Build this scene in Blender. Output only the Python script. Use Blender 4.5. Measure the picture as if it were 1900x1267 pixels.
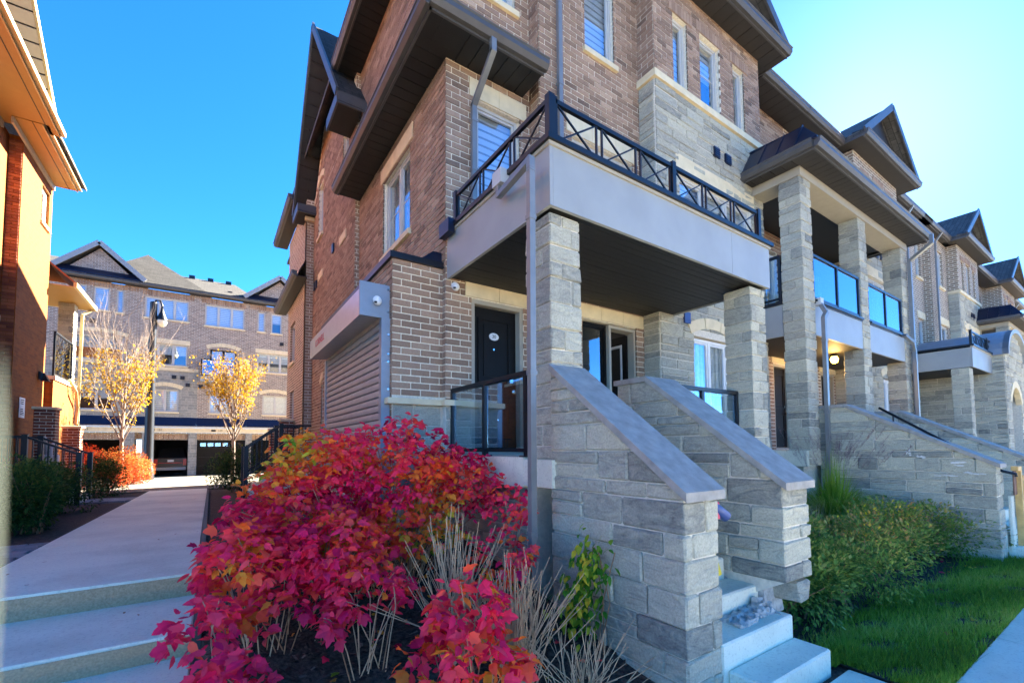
import bpy, bmesh, math, random
from mathutils import Vector, Matrix
R = math.radians
random.seed(7)
rnd = random.random
def U(a, b): return random.uniform(a, b)
for o in list(bpy.data.objects): bpy.data.objects.remove(o)
S = bpy.context.scene
COL = S.collection

# ------------------------------------------------------------------ camera (eye at the origin, street ground at z = -1.79)
cd = bpy.data.cameras.new('camera'); cam = bpy.data.objects.new('camera', cd); COL.objects.link(cam)
yaw, pit, rol = R(34.02), R(2.964), R(-0.393)
f_ = Vector((math.sin(yaw)*math.cos(pit), math.cos(yaw)*math.cos(pit), math.sin(pit)))
r_ = Vector((math.cos(yaw), -math.sin(yaw), 0)); u_ = r_.cross(f_)
r2 = math.cos(rol)*r_ + math.sin(rol)*u_; u2 = -math.sin(rol)*r_ + math.cos(rol)*u_
cam.matrix_world = Matrix(((r2.x, u2.x, -f_.x, 0), (r2.y, u2.y, -f_.y, 0), (r2.z, u2.z, -f_.z, 0), (0, 0, 0, 1)))
cd.sensor_width = 36; cd.lens = 36*825.9/1900; cd.shift_y = (786.9-633.5)/1900; cd.shift_x = 0
cd.clip_start = 0.02; cd.clip_end = 2000
cd.dof.use_dof = True; cd.dof.focus_distance = 5.5; cd.dof.aperture_fstop = 3.2
S.camera = cam
# ------------------------------------------------------------------ sky, sun, exposure
SUN_AZ, SUN_EL = R(73.9), R(30.9)          # azimuth from +Y towards +X
w = bpy.data.worlds.new('World'); S.world = w; w.use_nodes = True
nt = w.node_tree; bg = nt.nodes['Background']
sk = nt.nodes.new('ShaderNodeTexSky'); sk.sky_type = 'NISHITA'; sk.sun_disc = False
sk.sun_elevation = SUN_EL; sk.sun_rotation = SUN_AZ; sk.air_density = 0.49; sk.dust_density = 0.055; sk.ozone_density = 5.5
hs = nt.nodes.new('ShaderNodeHueSaturation'); hs.inputs['Saturation'].default_value = 1.2
nt.links.new(sk.outputs[0], hs.inputs['Color']); nt.links.new(hs.outputs[0], bg.inputs[0]); bg.inputs[1].default_value = 0.05
sd = bpy.data.lights.new('sun', 'SUN'); sd.energy = 5.0; sd.angle = R(0.5); sd.color = (1, .94, .80)
so = bpy.data.objects.new('sun', sd); COL.objects.link(so)
sdir = Vector((math.sin(SUN_AZ)*math.cos(SUN_EL), math.cos(SUN_AZ)*math.cos(SUN_EL), math.sin(SUN_EL)))
so.rotation_euler = (-sdir).to_track_quat('-Z', 'Y').to_euler(); so.location = (20, 10, 30)
S.view_settings.view_transform = 'Standard'; S.view_settings.look = 'None'
S.view_settings.exposure = 4.0; S.view_settings.gamma = 1; S.view_settings.use_curve_mapping = False

# ------------------------------------------------------------------ mesh helper
MIR = [0.0, 1.0]                            # x' = MIR[0] + MIR[1]*x : whole units are built mirrored or shifted along the row
def TX(x): return MIR[0] + MIR[1]*x
ORG = {}
class MB:
    def __init__(s): s.v = []; s.f = []; s.t = []
    def poly(s, pts, t=0.5):
        n = len(s.v); s.v += [tuple(p) for p in pts]; s.f.append(tuple(range(n, n+len(pts)))); s.t.append(t)
    def raw(s, vs, fs, t=0.5):
        n = len(s.v); s.v += vs; s.f += [tuple(i+n for i in f) for f in fs]; s.t += [t]*len(fs)
    def hexa(s, p, t=0.5):                  # p: 8 corners, bottom ring then top ring, counter-clockwise seen from above
        s.raw([tuple(q) for q in p], [(3, 2, 1, 0), (4, 5, 6, 7), (0, 1, 5, 4), (1, 2, 6, 5), (2, 3, 7, 6), (3, 0, 4, 7)], t)
    def box(s, x0, x1, y0, y1, z0, z1, t=0.5):
        s.hexa([(x0, y0, z0), (x1, y0, z0), (x1, y1, z0), (x0, y1, z0), (x0, y0, z1), (x1, y0, z1), (x1, y1, z1), (x0, y1, z1)], t)
    def lbox(s, pl, u0, u1, d0, d1, z0, z1, t=0.5):
        a = pl(u0, d0, z0); b = pl(u1, d1, z1)
        s.box(min(a[0], b[0]), max(a[0], b[0]), min(a[1], b[1]), max(a[1], b[1]), z0, z1, t)
    def bar(s, p, q, w, h=None, up=(0, 0, 1), t=0.5):
        h = h or w; p = Vector(p); q = Vector(q); d = (q-p).normalized(); u = Vector(up)
        if abs(d.dot(u)) > .98: u = Vector((1, 0, 0))
        a = d.cross(u).normalized()*w/2; b = a.normalized().cross(d)*h/2
        s.hexa([p-a-b, p+a-b, q+a-b, q-a-b, p-a+b, p+a+b, q+a+b, q-a+b], t)
    def tube(s, pts, rad, n=8, t=0.5, cap=True):
        pts = [Vector(p) for p in pts]; rad = rad if hasattr(rad, '__len__') else [rad]*len(pts)
        base = len(s.v); prev = None
        for i, p in enumerate(pts):
            d = (pts[min(i+1, len(pts)-1)]-pts[max(i-1, 0)]).normalized()
            a = prev - d*prev.dot(d) if prev else d.cross(Vector((.3, .2, 1)) if abs(d.z) < .9 else Vector((1, .1, 0)))
            a.normalize(); prev = a; b = d.cross(a)
            for k in range(n):
                c, q = math.cos(2*math.pi*k/n), math.sin(2*math.pi*k/n)
                s.v.append(tuple(p+(a*c+b*q)*rad[i]))
        for i in range(len(pts)-1):
            for k in range(n):
                k2 = (k+1) % n; s.f.append((base+i*n+k, base+i*n+k2, base+(i+1)*n+k2, base+(i+1)*n+k)); s.t.append(t)
        if cap:
            s.f.append(tuple(base+k for k in range(n))[::-1]); s.t.append(t)
            m = base+(len(pts)-1)*n; s.f.append(tuple(m+k for k in range(n))); s.t.append(t)
    def lathe(s, c, prof, n=14, t=0.5):
        base = len(s.v)
        for r, z in prof:
            for k in range(n): s.v.append((c[0]+r*math.cos(2*math.pi*k/n), c[1]+r*math.sin(2*math.pi*k/n), c[2]+z))
        for i in range(len(prof)-1):
            for k in range(n):
                k2 = (k+1) % n; s.f.append((base+i*n+k, base+i*n+k2, base+(i+1)*n+k2, base+(i+1)*n+k)); s.t.append(t)
    def slab(s, pts, th, t=0.5):            # polygon with thickness downwards
        n = len(pts); b = [(p[0], p[1], p[2]-th) for p in pts]
        s.poly(pts, t); s.poly(b[::-1], t)
        for i in range(n): s.poly([pts[i], b[i], b[(i+1) % n], pts[(i+1) % n]], t)
    def mesh(s, name, org=(0, 0, 0), mats=(), smooth=False, mirror=True):
        me = bpy.data.meshes.new(name)
        if mirror: vs = [(TX(x)-org[0], y-org[1], z-org[2]) for x, y, z in s.v]; fl = MIR[1] < 0
        else: vs = s.v; fl = False
        me.from_pydata(vs, [], [f[::-1] for f in s.f] if fl else s.f)
        at = me.attributes.new('tint', 'FLOAT', 'FACE'); at.data.foreach_set('value', s.t)
        uv = me.uv_layers.new(name='UVMap'); ud = []
        V = s.v; ox, oy, oz = (0, 0, 0)
        for p in me.polygons:
            n = p.normal; a = abs(n.x); b = abs(n.y); c = abs(n.z)
            for vi in p.vertices:
                x, y, z = V[vi]
                if c > a and c > b: ud += (x, y)
                elif a > b: ud += (y, z/max(.3, math.sqrt(a*a+b*b)) if c > .1 else z)
                else: ud += (x, z/max(.3, math.sqrt(a*a+b*b)) if c > .1 else z)
        uv.data.foreach_set('uv', ud)
        if smooth: me.polygons.foreach_set('use_smooth', [True]*len(me.polygons))
        for m in mats: me.materials.append(m)
        return me
    def build(s, name, mat, parent=None, smooth=False, kind=None):
        org = ORG.get(parent.name, (0, 0, 0)) if parent else (0, 0, 0)
        me = s.mesh(name, org, [mat], smooth)
        o = bpy.data.objects.new(name, me); COL.objects.link(o)
        if parent: o.parent = parent; ORG[o.name] = org
        if kind: o['kind'] = kind
        return o
def thing(name, loc, label, cat, group=None):
    o = bpy.data.objects.new(name, None); COL.objects.link(o); l = (TX(loc[0]), loc[1], loc[2]); o.location = l
    o.empty_display_size = .2; o['label'] = label; o['category'] = cat
    if group: o['group'] = group
    ORG[o.name] = l
    return o
def tag(o, label, cat, group=None):
    o['label'] = label; o['category'] = cat
    if group: o['group'] = group
    return o
def copy_tree(o, dx, parent=None, **props):
    c = o.copy(); COL.objects.link(c)
    if parent: c.parent = parent
    else: c.location = o.location + Vector(dx)
    for ch in list(o.children): copy_tree(ch, dx, c)
    for k, v in props.items(): c[k] = v
    return c
def shared(name, me, loc, parent, rot=None, scale=None):
    o = bpy.data.objects.new(name, me); COL.objects.link(o); g = ORG[parent.name]; o.parent = parent
    o.location = (loc[0]-g[0], loc[1]-g[1], loc[2]-g[2])
    if rot: o.rotation_euler = rot
    if scale: o.scale = scale
    return o
# planes: map (along wall u, outwards d, height z) to world
def PY(y): return lambda u, d, z: (u, y-d, z)            # faces -Y
def PXn(x): return lambda u, d, z: (x-d, u, z)           # faces -X
def PXp(x): return lambda u, d, z: (x+d, u, z)           # faces +X

# ------------------------------------------------------------------ materials
def new_mat(name):
    m = bpy.data.materials.new(name); m.use_nodes = True; n = m.node_tree
    return m, n, n.nodes['Principled BSDF']
def nd(n, typ, **k):
    x = n.nodes.new(typ)
    for a, b in k.items():
        if a in x.inputs: x.inputs[a].default_value = b
        else: setattr(x, a, b)
    return x
def ramp(n, stops, interp='LINEAR'):
    r = n.nodes.new('ShaderNodeValToRGB'); r.color_ramp.interpolation = interp; e = r.color_ramp.elements
    while len(e) < len(stops): e.new(.5)
    for el, (p, c) in zip(e, stops): el.position = p; el.color = (*c, 1)
    return r
def coords(n, kind='Object', scale=1.0):
    t = n.nodes.new('ShaderNodeTexCoord'); m = n.nodes.new('ShaderNodeMapping')
    m.inputs['Scale'].default_value = scale if hasattr(scale, '__len__') else (scale,)*3
    n.links.new(t.outputs[kind], m.inputs[0]); return m.outputs[0]
def gcoords(n, scale=1.0):                                # world-space position
    g = n.nodes.new('ShaderNodeNewGeometry'); m = n.nodes.new('ShaderNodeMapping')
    m.inputs['Scale'].default_value = scale if hasattr(scale, '__len__') else (scale,)*3
    n.links.new(g.outputs['Position'], m.inputs[0]); return m.outputs[0]
def mixc(n, a, b, fac, mode='MIX'):
    m = n.nodes.new('ShaderNodeMix'); m.data_type = 'RGBA'; m.blend_type = mode
    for s, v in ((m.inputs[0], fac), (m.inputs[6], a), (m.inputs[7], b)):
        if hasattr(v, 'is_output') : n.links.new(v, s)
        elif hasattr(v, '__len__'): s.default_value = (*v, 1)
        else: s.default_value = v
    return m.outputs[2]
def bump(n, b, h, strength=.3, dist=.01):
    x = nd(n, 'ShaderNodeBump', Strength=strength, Distance=dist); n.links.new(h, x.inputs['Height']); n.links.new(x.outputs[0], b.inputs['Normal'])
def noise(n, co, scale, detail=4, rough=.55):
    x = nd(n, 'ShaderNodeTexNoise', Scale=scale, Detail=detail, Roughness=rough); n.links.new(co, x.inputs['Vector']); return x.outputs['Fac']
def plain(name, col, rough=.6, metal=0, var=.12, nscale=6, bmp=0, bscale=60, spec=.5):
    m, n, b = new_mat(name); co = gcoords(n)
    f = noise(n, co, nscale); r = ramp(n, [(.3, [c*(1-var) for c in col]), (.7, [min(1, c*(1+var)) for c in col])])
    n.links.new(f, r.inputs[0]); n.links.new(r.outputs[0], b.inputs['Base Color'])
    b.inputs['Roughness'].default_value = rough; b.inputs['Metallic'].default_value = metal; b.inputs['Specular IOR Level'].default_value = spec
    if bmp: bump(n, b, noise(n, co, bscale, 5), bmp, .01)
    return m
def tinted(name, stops, rough=.85, nscale=14, amt=.35, bmp=.5, bscale=45, bdist=.01, dark=.55, spec=.3):
    """colour picked by the per-piece tint, mottled with noise"""
    m, n, b = new_mat(name); co = gcoords(n)
    a = n.nodes.new('ShaderNodeAttribute'); a.attribute_name = 'tint'
    f1 = noise(n, co, nscale, 6, .65)
    ad = nd(n, 'ShaderNodeMath', operation='MULTIPLY_ADD'); n.links.new(f1, ad.inputs[0]); ad.inputs[1].default_value = amt
    sb = nd(n, 'ShaderNodeMath', operation='SUBTRACT'); n.links.new(a.outputs['Fac'], sb.inputs[0]); sb.inputs[1].default_value = amt*.5
    n.links.new(sb.outputs[0], ad.inputs[2])
    r = ramp(n, stops); n.links.new(ad.outputs[0], r.inputs[0])
    f2 = noise(n, co, nscale*5, 5, .7); r2_ = ramp(n, [(.28, (dark,)*3), (.6, (1, 1, 1))]); n.links.new(f2, r2_.inputs[0])
    n.links.new(mixc(n, r.outputs[0], r2_.outputs[0], 1.0, 'MULTIPLY'), b.inputs['Base Color'])
    b.inputs['Roughness'].default_value = rough; b.inputs['Specular IOR Level'].default_value = spec
    if bmp: bump(n, b, noise(n, co, bscale, 6, .65), bmp, bdist)
    return m
def bricktex(name, c1, c2, mort, bw=.267, rh=.089, ms=.011, off=.5, dark=.7, bmp=.5, sq=1.0, sqf=2, rough=.88):
    m, n, b = new_mat(name); uv = coords(n, 'UV')
    t = nd(n, 'ShaderNodeTexBrick', offset=off, squash=sq, squash_frequency=sqf)
    t.inputs['Scale'].default_value = 1; t.inputs['Brick Width'].default_value = bw; t.inputs['Row Height'].default_value = rh
    t.inputs['Mortar Size'].default_value = ms; t.inputs['Mortar Smooth'].default_value = .15; t.inputs['Bias'].default_value = -.1
    t.inputs['Color1'].default_value = (*c1, 1); t.inputs['Color2'].default_value = (*c2, 1); t.inputs['Mortar'].default_value = (*mort, 1)
    n.links.new(uv, t.inputs['Vector'])
    co = gcoords(n); f = noise(n, co, 9, 6, .7); r = ramp(n, [(.3, (dark,)*3), (.65, (1.08, 1.06, 1.04))]); n.links.new(f, r.inputs[0])
    n.links.new(mixc(n, t.outputs['Color'], r.outputs[0], 1.0, 'MULTIPLY'), b.inputs['Base Color'])
    b.inputs['Roughness'].default_value = rough; b.inputs['Specular IOR Level'].default_value = .25
    inv = nd(n, 'ShaderNodeMath', operation='SUBTRACT'); inv.inputs[0].default_value = 1; n.links.new(t.outputs['Fac'], inv.inputs[1])
    bump(n, b, inv.outputs[0], bmp, .012)
    return m
M = {}
BR = [(0.0, (.165, .103, .07)), (.3, (.28, .172, .112)), (.65, (.40, .25, .163)), (1.0, (.51, .345, .228))]
M['brick'] = tinted('brick', BR, nscale=9, amt=.3, bmp=.5, bscale=70, bdist=.006, dark=.75)
M['mortar'] = plain('mortar', (.74, .65, .50), .95, var=.18, nscale=30, bmp=.3, bscale=150, spec=.2)
M['brick_far'] = bricktex('brick_far', (.35, .235, .16), (.20, .135, .095), (.70, .62, .48), ms=.014)
M['brick_bg'] = bricktex('brick_background', (.38, .28, .215), (.20, .145, .115), (.56, .51, .43), ms=.012)
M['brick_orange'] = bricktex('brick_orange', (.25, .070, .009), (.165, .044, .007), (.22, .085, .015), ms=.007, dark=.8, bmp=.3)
M['brick_red_unit'] = tinted('brick_red_unit', [(0, (.10, .03, .022)), (.5, (.24, .075, .04)), (1, (.36, .13, .06))], bmp=.4, bscale=70, bdist=.006)
ST = [(0.0, (.16, .152, .135)), (.25, (.29, .275, .225)), (.5, (.43, .395, .305)), (.75, (.52, .475, .355)), (1.0, (.60, .54, .38))]
def stonemat(name, stops):
    m, n, b = new_mat(name); a = n.nodes.new('ShaderNodeAttribute'); a.attribute_name = 'tint'
    co = gcoords(n, (2.6, 2.6, 6.5)); v = nd(n, 'ShaderNodeTexNoise', Scale=1.6, Detail=7, Roughness=.62, Distortion=2.6); n.links.new(co, v.inputs['Vector'])
    ofs = nd(n, 'ShaderNodeMath', operation='MULTIPLY'); n.links.new(a.outputs['Fac'], ofs.inputs[0]); ofs.inputs[1].default_value = 37
    v.noise_dimensions = '4D'; n.links.new(ofs.outputs[0], v.inputs['W'])
    ad = nd(n, 'ShaderNodeMath', operation='MULTIPLY_ADD'); n.links.new(v.outputs['Fac'], ad.inputs[0]); ad.inputs[1].default_value = 1.1
    sb = nd(n, 'ShaderNodeMath', operation='MULTIPLY_ADD'); n.links.new(a.outputs['Fac'], sb.inputs[0]); sb.inputs[1].default_value = .62; sb.inputs[2].default_value = -.36
    n.links.new(sb.outputs[0], ad.inputs[2]); r = ramp(n, stops); n.links.new(ad.outputs[0], r.inputs[0])
    f2 = noise(n, gcoords(n), 60, 5, .7); q = ramp(n, [(.3, (.72,)*3), (.6, (1.06,)*3)]); n.links.new(f2, q.inputs[0])
    n.links.new(mixc(n, r.outputs[0], q.outputs[0], 1.0, 'MULTIPLY'), b.inputs['Base Color']); b.inputs['Roughness'].default_value = .9; b.inputs['Specular IOR Level'].default_value = .2
    bump(n, b, v.outputs['Fac'], 1.0, .03); return m
M['stone'] = stonemat('ashlar_stone', ST)
M['stone_mortar'] = plain('stone_mortar', (.66, .58, .46), .95, var=.15, nscale=20, bmp=.3, bscale=90, spec=.2)
M['stone_bg'] = bricktex('stone_background', (.34, .32, .28), (.22, .215, .20), (.40, .38, .33), bw=.55, rh=.17, ms=.012, off=.37, sq=.6, sqf=3)
M['cap'] = plain('precast_cap', (.30, .27, .235), .8, var=.2, nscale=9, bmp=.35, bscale=70)
M['lime'] = plain('limestone', (.72, .58, .36), .85, var=.1, nscale=5, bmp=.15, bscale=60, spec=.3)
def concretemat(name, col):
    m, n, b = new_mat(name); co = gcoords(n)
    a = ramp(n, [(.30, (.80, .79, .78)), (.55, (1, 1, 1)), (.75, (1.06, 1.05, 1.03))]); n.links.new(noise(n, co, 1.1, 7, .62), a.inputs[0])
    c = ramp(n, [(.36, (.62, .60, .58)), (.44, (1, 1, 1))]); n.links.new(noise(n, co, 46, 3, .5), c.inputs[0])
    d = ramp(n, [(.25, (.82, .82, .82)), (.5, (1, 1, 1))]); n.links.new(noise(n, co, 160, 2, .6), d.inputs[0])
    q = mixc(n, mixc(n, col, a.outputs[0], 1.0, 'MULTIPLY'), c.outputs[0], .35, 'MULTIPLY'); q = mixc(n, q, d.outputs[0], .7, 'MULTIPLY')
    n.links.new(q, b.inputs['Base Color']); b.inputs['Roughness'].default_value = .92; b.inputs['Specular IOR Level'].default_value = .2
    bump(n, b, noise(n, co, 110, 6, .7), .35, .006); return m
M['concrete'] = concretemat('concrete', (.73, .71, .57))
M['agg'] = plain('exposed_concrete', (.40, .28, .165), .95, var=.22, nscale=70, bmp=.5, bscale=60, spec=.2)
M['rubble'] = plain('rubble', (.40, .385, .36), .95, var=.3, nscale=20, bmp=.6, bscale=60)
M['black'] = plain('black_metal', (.012, .013, .016), .38, .3, var=.15)
M['navy'] = plain('standing_seam_metal', (.018, .024, .05), .32, .5, var=.15)
M['gutter'] = plain('taupe_gutter', (.085, .08, .078), .42, .2, var=.1)
M['down'] = plain('downspout_metal', (.21, .21, .205), .4, .25, var=.08)
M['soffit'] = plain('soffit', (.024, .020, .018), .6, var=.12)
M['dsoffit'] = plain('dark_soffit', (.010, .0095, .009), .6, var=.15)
M['fascia'] = plain('fascia_panel', (.30, .30, .285), .5, var=.08, nscale=1.8)
M['trim'] = plain('tan_trim', (.38, .33, .25), .6, var=.05)
M['frame'] = plain('window_frame', (.50, .48, .44), .5, var=.04)
M['white'] = plain('white_paint', (.74, .73, .71), .5, var=.04)
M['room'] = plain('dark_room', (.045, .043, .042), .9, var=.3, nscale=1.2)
M['blind'] = plain('zebra_blind', (.72, .73, .74), .8, var=.05)
M['liner'] = plain('sheer_liner', (.40, .41, .42), .9, var=.05)
M['curtain'] = plain('curtain', (.62, .6, .55), .9, var=.15, nscale=12)
M['doorblk'] = plain('black_door', (.008, .007, .006), .5, var=.2, nscale=3, spec=.15)
M['chrome'] = plain('chrome', (.7, .7, .7), .15, 1)
M['steel'] = plain('grey_steel', (.27, .29, .32), .45, .4, var=.08)
M['bgtrim'] = plain('grey_rake_trim', (.26, .265, .27), .5, var=.08)
M['housing'] = plain('brushed_housing', (.46, .46, .48), .32, .75, var=.06)
M['slat'] = plain('shutter_slat', (.36, .31, .275), .5, .2, var=.08)
M['red'] = plain('red_print', (.62, .03, .08), .5)
M['inkgrey'] = plain('dark_ink', (.03, .03, .03), .6)
M['shingle'] = bricktex('shingle', (.115, .11, .105), (.07, .068, .066), (.04, .04, .04), bw=.33, rh=.145, ms=.008, dark=.6)
M['shingle_tan'] = bricktex('shingle_weathered', (.062, .056, .05), (.042, .038, .034), (.02, .019, .016), bw=.33, rh=.145, ms=.008, dark=.65)
M['soil'] = plain('mulch_soil', (.075, .055, .042), .95, var=.6, nscale=30, bmp=.9, bscale=45, spec=.15)
M['chip'] = tinted('mulch_chip', [(0, (.03, .02, .015)), (.5, (.09, .062, .045)), (1, (.26, .19, .14))], amt=.2, bmp=0)
M['asphalt'] = plain('driveway_paving', (.15, .13, .10), .9, var=.15, nscale=4, bmp=.4, bscale=80, spec=.2)
M['paver'] = tinted('paver', [(0, (.16, .17, .185)), (1, (.28, .29, .30))], amt=.3, bmp=.3, bscale=90, bdist=.006)
M['wood'] = plain('pine_lumber', (.55, .33, .11), .7, var=.2, nscale=9)
M['plywood'] = plain('dark_plywood', (.16, .075, .045), .8, var=.35, nscale=8)
M['yellow'] = plain('yellow_plastic', (.62, .5, .03), .5)
M['blue'] = plain('navy_print', (.03, .06, .2), .5)
M['bark'] = plain('tree_bark', (.17, .12, .09), .9, var=.3, nscale=20, bmp=.5, bscale=40)
M['stem'] = plain('dry_stem', (.46, .30, .17), .85, var=.25, nscale=15)
M['twig'] = plain('brown_twig', (.30, .16, .08), .9, var=.3, nscale=15)
M['efflo'] = plain('white_efflorescence', (.62, .60, .56), .95, var=.08, nscale=15, bmp=.4, bscale=50)
M['pole'] = plain('pale_green_stake', (.028, .036, .022), .7, var=.1)
def leafmat(name, stops, trans=.35, rough=.55, amt=.12):
    m, n, b = new_mat(name); co = gcoords(n)
    a = n.nodes.new('ShaderNodeAttribute'); a.attribute_name = 'tint'
    f1 = noise(n, co, 18, 3)
    ad = nd(n, 'ShaderNodeMath', operation='MULTIPLY_ADD'); n.links.new(f1, ad.inputs[0]); ad.inputs[1].default_value = amt
    sb = nd(n, 'ShaderNodeMath', operation='SUBTRACT'); n.links.new(a.outputs['Fac'], sb.inputs[0]); sb.inputs[1].default_value = amt*.5
    n.links.new(sb.outputs[0], ad.inputs[2]); r = ramp(n, stops); n.links.new(ad.outputs[0], r.inputs[0])
    n.links.new(r.outputs[0], b.inputs['Base Color']); b.inputs['Roughness'].default_value = rough; b.inputs['Specular IOR Level'].default_value = .12
    tr = n.nodes.new('ShaderNodeBsdfTranslucent'); n.links.new(r.outputs[0], tr.inputs[0])
    mx = n.nodes.new('ShaderNodeMixShader'); mx.inputs[0].default_value = trans
    n.links.new(b.outputs[0], mx.inputs[1]); n.links.new(tr.outputs[0], mx.inputs[2]); n.links.new(mx.outputs[0], n.nodes['Material Output'].inputs[0])
    return m
M['redleaf'] = leafmat('autumn_leaf', [(0, (.36, .006, .05)), (.18, (.82, .016, .10)), (.40, (.96, .06, .11)), (.56, (.95, .14, .03)), (.70, (.86, .34, .04)), (.82, (.64, .50, .04)), (.92, (.26, .38, .03)), (1, (.07, .22, .02))], amt=.1)
M['goldleaf'] = leafmat('golden_leaf', [(0, (.28, .12, .003)), (.5, (.40, .22, .006)), (1, (.50, .31, .012))], .35)
M['orangeleaf'] = leafmat('orange_leaf', [(0, (.40, .015, .012)), (.35, (.52, .06, .02)), (.7, (.55, .14, .03)), (1, (.5, .24, .05))], .35)
M['greenleaf'] = leafmat('green_leaf', [(0, (.02, .05, .014)), (.45, (.05, .10, .022)), (.75, (.11, .16, .03)), (1, (.24, .20, .05))], .25)
M['tealleaf'] = leafmat('shrub_leaf', [(0, (.05, .11, .025)), (.4, (.12, .22, .04)), (.65, (.24, .31, .06)), (.82, (.42, .36, .10)), (.92, (.55, .24, .09)), (1, (.8, .6, .03))], .25)
M['grass'] = leafmat('grass_blade', [(0, (.09, .16, .02)), (.5, (.24, .38, .03)), (1, (.52, .50, .11))], .3)
M['plume'] = leafmat('grass_plume', [(0, (.14, .06, .09)), (1, (.34, .22, .24))], .3)
def glassmat(name, fac, tint, rough=.02, gl=(.8, .88, 1.0)):
    m, n, b = new_mat(name); n.nodes.remove(b)
    t = n.nodes.new('ShaderNodeBsdfTransparent'); t.inputs[0].default_value = (*tint, 1)
    g = n.nodes.new('ShaderNodeBsdfGlossy'); g.inputs['Roughness'].default_value = rough; g.inputs[0].default_value = (*gl, 1)
    l = nd(n, 'ShaderNodeLayerWeight', Blend=.35); mr = nd(n, 'ShaderNodeMath', operation='MULTIPLY_ADD', use_clamp=True)
    n.links.new(l.outputs['Facing'], mr.inputs[0]); mr.inputs[1].default_value = .6; mr.inputs[2].default_value = fac
    mx = n.nodes.new('ShaderNodeMixShader'); n.links.new(mr.outputs[0], mx.inputs[0]); n.links.new(t.outputs[0], mx.inputs[1]); n.links.new(g.outputs[0], mx.inputs[2])
    n.links.new(mx.outputs[0], n.nodes['Material Output'].inputs[0]); return m
M['glass'] = glassmat('window_glass', .20, (.85, .92, .95))
M['railglass'] = glassmat('railing_glass', .10, (.82, .90, .90))
M['skyglass'] = glassmat('balcony_glass', .35, (.5, .58, .62), gl=(.5, .56, .66))
def emis(name, col, st):
    m, n, b = new_mat(name); b.inputs['Emission Color'].default_value = (*col, 1); b.inputs['Emission Strength'].default_value = st
    b.inputs['Base Color'].default_value = (*col, 1); return m
M['lampglow'] = emis('lit_globe', (1, .5, .07), 2.2)
M['ledglow'] = emis('lit_downlight', (1, .95, .85), 4)
M['globe'] = plain('lamp_globe', (.75, .68, .5), .2)
M['tail'] = plain('tail_light', (.5, .01, .015), .2)
M['carpaint'] = plain('car_paint', (.02, .02, .023), .25, .3)

# ------------------------------------------------------------------ walls, bricks, stones
BL, BH, BJ = .267, .0893, .0165
def subtract(segs, h0, h1):
    out = []
    for a, b in segs:
        if h1 <= a or h0 >= b: out.append((a, b)); continue
        if h0 > a: out.append((a, h0))
        if h1 < b: out.append((h1, b))
    return out
def brick_cells(u0, u1, z0, z1, holes=(), top=None):
    out = []; k = int(math.floor((z0+2)/BH))
    while True:
        za = k*BH-2; zb = za+BH-BJ; k += 1
        if za >= z1: break
        za2, zb2 = max(za, z0), min(zb, z1)
        if zb2-za2 < .03: continue
        a = math.floor(u0/BL)*BL - (k % 2)*BL/2
        while a < u1:
            segs = [(max(a, u0), min(a+BL-BJ, u1))]
            for h in holes:
                if h[2] < zb2-.02 and h[3] > za2+.02: segs = subtract(segs, h[0], h[1])
            for p, q in segs:
                if q-p < .018: continue
                if top and zb2 > top(p) or top and zb2 > top(q): continue
                out.append((p, q, za2, zb2))
            a += BL
    return out
def wall_mesh(mb, pl, u0, u1, z0, z1, holes=(), reveal=.11, top=None):
    us = sorted({u0, u1, *[h[0] for h in holes], *[h[1] for h in holes]}); zs = sorted({z0, z1, *[h[2] for h in holes], *[h[3] for h in holes]})
    us = [u for u in us if u0 <= u <= u1]; zs = [z for z in zs if z0 <= z <= z1]
    for a, b in zip(us, us[1:]):
        for c, d in zip(zs, zs[1:]):
            mu, mz = (a+b)/2, (c+d)/2
            if any(h[0] < mu < h[1] and h[2] < mz < h[3] for h in holes): continue
            mb.lbox(pl, a, b, -.22, 0, c, d)
    if top:                                  # gable triangle: list of (u,z) points
        f = [pl(u, 0, z) for u, z in top]; g = [pl(u, -.22, z) for u, z in top]
        mb.poly(f); mb.poly(g[::-1])
        for i in range(len(top)): mb.poly([f[i], g[i], g[(i+1) % len(top)], f[(i+1) % len(top)]])
BRICKS = []                                   # (pl, u0,u1,z0,z1, weight)
def brickwork(pl, u0, u1, z0, z1, holes=(), top=None, w=1.0):
    for p, q, a, b in brick_cells(u0, u1, z0, z1, holes, top): BRICKS.append((pl, p, q, a, b, w))
def camsize(p):
    v = Vector(p); d = v.dot(f_)
    if d < .3: return 0
    return 1/(d*d)
CH = None
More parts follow.
